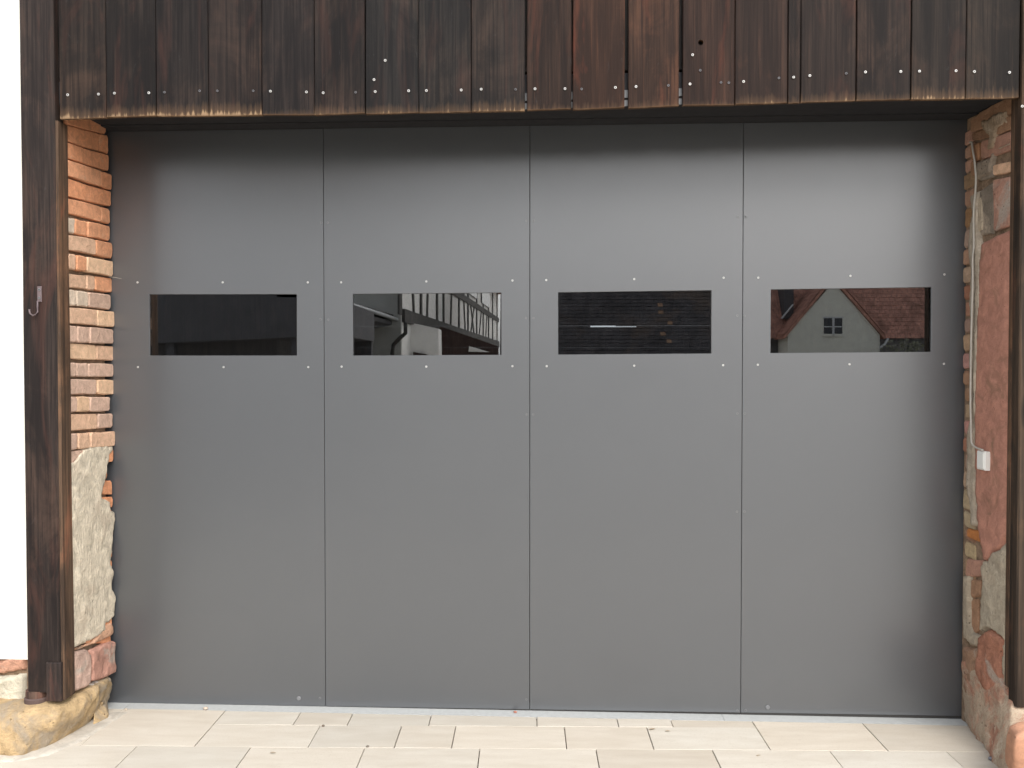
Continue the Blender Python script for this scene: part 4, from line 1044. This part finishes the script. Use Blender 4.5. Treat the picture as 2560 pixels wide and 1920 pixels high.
mb = MB(); mb.box8([V(GXA-1.6,GA-3,GH-.42),V(GXA-.4,GA-3,GH-.16),V(GXB-.1,GB,GH-.16),V(GXB-1.6,GB,GH-.42),V(GXA-1.6,GA-3,GH-.03),V(GXA-.4,GA-3,GH-.05),V(GXB-.1,GB,GH-.05),V(GXB-1.6,GB,GH-.03)]); mb.build('eaves_soffit', M_shed, wing)
dep = 25.7
dp = [(1014, 806), (1014, 833), (1002, 843), (983, 863), (981, 880), (981, 914+1.66*FPX/dep)]
mb = MB(); mb.tube([V(vx(x, dep), dep, vz(y, dep)) for x, y in dp], 0.058, 8); mb.build('downpipe', M_beam, wing)
# dark open shed
shed = thing('open_shed', 'dark open timber shed mirrored in the leftmost door window', 'shed', V(-5, 17, 0), rot=Matrix())
dep = 16.0
mb = MB(); mb.box8([V(vx(300,dep),dep,vz(862,dep)),V(vx(850,dep),dep,vz(838,dep)),V(vx(850,dep),dep+4,vz(838,dep)),V(vx(300,dep),dep+4,vz(862,dep)),V(vx(300,dep),dep,vz(730,dep)),V(vx(850,dep),dep,vz(749,dep)),V(vx(850,dep),dep+4,vz(749,dep)),V(vx(300,dep),dep+4,vz(730,dep))]); mb.build('roof', M_shed, shed)
mb = MB(); mb.box(vx(290,dep), vx(850,dep)-0.05, dep+3.9, dep+4.1, 0, vz(830,dep), T=V); mb.build('back_wall', M_shed, shed)
for x in (420, 735, 838):
    mb = MB(); mb.box(vx(x,dep)-.07, vx(x,dep)+.07, dep+.1, dep+.25, 0, vz(845,dep), T=V); mb.build('post', M_shed, shed)

def tile_roof(parent, e0, e1, r1, r0, rows, cols, mat, seed=0, odd=None, name='roof_tiles'):
    """stepped courses of single tiles between eave e0-e1 and ridge r0-r1 (virtual coordinates)"""
    mb = MB(); e0, e1, r1, r0 = map(Vector, (e0, e1, r1, r0))
    nrm = (e1-e0).cross(r0-e0).normalized()
    if nrm.z < 0: nrm = -nrm
    for j in range(rows):
        for i in range(cols+1):
            o = 0.5 if j % 2 else 0.0
            u0, u1 = max(0, (i-o)/cols), min(1, (i+1-o)/cols)
            if u1-u0 < 1e-4: continue
            v0, v1 = j/rows, (j+1.15)/rows
            lift = 0.022 + rnd.uniform(-0.006, 0.010)
            p = lambda u, v_: e0.lerp(e1, u).lerp(r0.lerp(r1, u), min(1, v_))
            g_ = (u1-u0)*0.03
            a, b_, c, d = p(u0+g_, v0)+nrm*lift, p(u1-g_, v0)+nrm*lift, p(u1-g_, v1)+nrm*0.005, p(u0+g_, v1)+nrm*0.005
            a2, b2 = p(u0+g_, v0)-nrm*0.02, p(u1-g_, v0)-nrm*0.02
            n = mb.add([MIR(a), MIR(b_), MIR(c), MIR(d), MIR(a2), MIR(b2)])
            mi = 1 if odd and (j, i) in odd else 0
            mb.face([n, n+1, n+2, n+3], mi); mb.face([n+4, n+5, n+1, n], mi)
    o = mb.build(name, [mat, M_otile], parent, recalc=False); o['kind'] = 'stuff'
    bk = MB(); bk.face(range(bk.add([MIR(q-nrm*0.03) for q in (e0, e1, r1, r0)]), 4)); bk.build('roof_deck', M_shed, parent, recalc=False)
    return o
# dark barn roof opposite
db = thing('tiled_barn', 'dark tiled barn roof with five orange tiles mirrored in the third window', 'barn', V(3, 34, 0), rot=Matrix())
dep = 33.0; xa, xb = vx(1250, dep), vx(1885, dep); ze, zr = vz(905, dep), 7.0
RW, CL = 38, 46
def rc(px, py):
    # row / column of a tile seen at a picture point (roof plane leans back by 3 m)
    best = None
    for j in range(RW):
        v_ = (j+0.5)/RW; y = dep+3.2*v_; z = ze+(zr-ze)*v_
        if best is None or abs(vz(py, y)-z) < best[0]: best = (abs(vz(py, y)-z), j, y)
    j = best[1]; x = vx(px, best[2]); u = (x-xa)/(xb-xa)
    return j, int(u*CL + (0.5 if j % 2 else 0))
odd = {rc(1380+x*0.18987, 715+y*0.18987) for x, y in ((1450, 232), (1452, 362), (1515, 497), (1465, 632), (1523, 750))}
tile_roof(db, (xa, dep, ze), (xb, dep, ze), (xb, dep+3.2, zr), (xa, dep+3.2, zr), RW, CL, M_dtile, odd=odd)
mb = MB(); mb.box(xa+.2, xb-.2, dep+.5, dep+6, 0, ze, T=V); mb.build('wall', M_shed, db)
mb = MB(); mb.box8([V(xa,dep+.1,ze-.02),V(xa+.05,dep+.1,ze-.02),V(xa+.05,dep+6.4,ze-.02),V(xa,dep+6.4,ze-.02),V(xa,dep+3.1,zr-.1),V(xa+.05,dep+3.1,zr-.1),V(xa+.05,dep+3.3,zr-.1),V(xa,dep+3.3,zr-.1)]); mb.build('gable_wall', M_brownb, db)
mb = MB(); mb.box8([V(xb-.05,dep+.1,ze-.02),V(xb,dep+.1,ze-.02),V(xb,dep+6.4,ze-.02),V(xb-.05,dep+6.4,ze-.02),V(xb-.05,dep+3.1,zr-.1),V(xb,dep+3.1,zr-.1),V(xb,dep+3.3,zr-.1),V(xb-.05,dep+3.3,zr-.1)]); mb.build('gable_wall', M_brownb, db)
mb = MB(); mb.box8([V(xa,dep+6.35,ze),V(xb,dep+6.35,ze),V(xb,dep+6.45,ze),V(xa,dep+6.45,ze),V(xa,dep+3.2,zr),V(xb,dep+3.2,zr),V(xb,dep+3.3,zr),V(xa,dep+3.3,zr)]); mb.build('rear_roof', M_dtile, db)

# gabled house far right
gh = thing('gabled_house', 'red tiled house with grey gable and small cross window mirrored in the fourth window', 'house', V(14, 46, 0), rot=Matrix())
dep = 44.0
Zg = lambda x, y: (1900+x*0.20344, 700+y*0.20344)
def gv(x, y, dd=0.0): px, py = Zg(x, y); return (vx(px, dep+dd), dep+dd, vz(py, dep+dd))
ze = vz(Zg(0, 715)[1], dep+1.2)
x0_, x1_ = vx(1880, dep+1.2), vx(2520, dep+1.2)
tile_roof(gh, (x0_, dep+1.2, ze), (x1_, dep+1.2, ze), (x1_, dep+4.6, ze+6.2), (x0_, dep+4.6, ze+6.2), 30, 50, M_rtile)
mb = MB(); mb.box(x0_+.3, x1_-.3, dep+1.6, dep+7, 0, ze+.05, T=V); mb.build('wall', M_hdark, gh)
gl, gr = gv(338, 660), gv(1468, 660); ap = gv(870, 30)
# projecting gable
mb = MB(); fr = [V(gl[0], dep, 0), V(gr[0], dep, 0), V(gr[0], dep, gr[2]), V(ap[0]+.1, dep, ap[2]), V(gl[0], dep, gl[2])]
n = mb.add(fr + [p_ + (V(0, 1, 0)-V(0, 0, 0))*4.2 for p_ in fr]); mb.face([n+i for i in range(5)])
for i in range(5): mb.face([n+i, n+(i+1) % 5, n+5+(i+1) % 5, n+5+i])
mb.build('gable_wall', M_hgrey, gh)
for q, sgn in ((gl, -1), (gr, 1)):
    e0 = (q[0]+sgn*.18, dep-.12, q[2]-.25); a0 = (ap[0]+.05, dep-.12, ap[2]+.12)
    mb = MB(); up_ = 0.12
    mb.box8([V(*e0), V(a0[0], a0[1], a0[2]), V(a0[0], a0[1]+4, a0[2]), V(e0[0], e0[1]+4, e0[2]), V(e0[0], e0[1], e0[2]+.2), V(a0[0], a0[1], a0[2]+.2), V(a0[0], a0[1]+4, a0[2]+.2), V(e0[0], e0[1]+4, e0[2]+.2)])
    mb.build('gable_roof', M_rtile, gh)
    tile_roof(gh, (e0[0], e0[1], e0[2]+.22), (e0[0], e0[1]+4, e0[2]+.22), (a0[0], a0[1]+4, a0[2]+.22), (a0[0], a0[1], a0[2]+.22), 15, 12, M_rtile)
wl0, wl1 = gv(780, 688), gv(1005, 470)
wn_ = MB(); wn_.box(wl0[0], wl1[0], dep-.03, dep+.05, wl0[2], wl1[2], T=V); wo_ = wn_.build('window', M_sglass, gh)
cxw = (wl0[0]+wl1[0])/2; czw = gv(0, 575)[2]
for bx in ((cxw-.05, cxw+.05, wl0[2], wl1[2]), (wl0[0], wl1[0], czw-.025, czw+.025), (wl0[0]-.05, wl1[0]+.05, wl1[2], wl1[2]+.06), (wl0[0]-.05, wl1[0]+.05, wl0[2]-.02, wl0[2]+.10)):
    mb = MB(); mb.box(bx[0], bx[1], dep-.07, dep-.02, bx[2], bx[3], T=V); mb.build('window_frame', M_hgrey if bx[2] == wl0[2]-.02 else M_gut, wo_)
# vent stack with a bright metal edge on the left roof slope
a_ = gv(270, 480, 1.7); b_ = gv(385, 100, 1.7)
mb = MB(); mb.box(a_[0], b_[0], dep+1.4, dep+2.6, a_[2], b_[2], T=V); mb.build('chimney', M_shed, gh)
mb = MB(); mb.tube([V(*gv(262, 475, 1.2)), V(*gv(400, 305, 1.2))], 0.05, 6); mb.build('ladder_bar', M_gut, gh)
mb = MB(); mb.tube([V(*gv(1470, 835, -.2)), V(*gv(1530, 790, -.2)), V(*gv(1570, 720, -.2))], 0.06, 6); mb.build('downpipe', M_gut, gh)
# leafy shrub in front of it
sh_ = thing('shrub', 'leafy green shrub mirrored low in the fourth window', 'shrub', V(*gv(1780, 900, -3)[:2], 0), rot=Matrix())
mb = MB(); cx = gv(1790, 790, -3); M_shr = plain_mat('shrub_leaf', (0.15, 0.155, 0.105), 0.7, vary=0.5, scale=3)
for k in range(1400):
    a = rnd.uniform(0, 6.28); r_ = rnd.random()**0.5; zz = rnd.uniform(0.2, cx[2]+.35); s_ = 0.09
    c = Vector((cx[0]+1.3*r_*math.cos(a), cx[1]+0.9*r_*math.sin(a), zz*(1-0.25*r_*r_)))
    d1 = Vector((rnd.gauss(0,1), rnd.gauss(0,1), rnd.gauss(0,1))).normalized()*s_; d2 = Vector((rnd.gauss(0,1), rnd.gauss(0,1), rnd.gauss(0,1))).normalized()*s_
    mb.face(range(mb.add([MIR(c-d1), MIR(c+d2), MIR(c+d1)]), len(mb.v)))
mb.build('foliage', M_shr, sh_, recalc=False)
mb = MB(); mb.tube([V(cx[0], cx[1], 0), V(cx[0]+.1, cx[1], cx[2])], [0.06, 0.02], 6); mb.build('stem', M_beam, sh_)
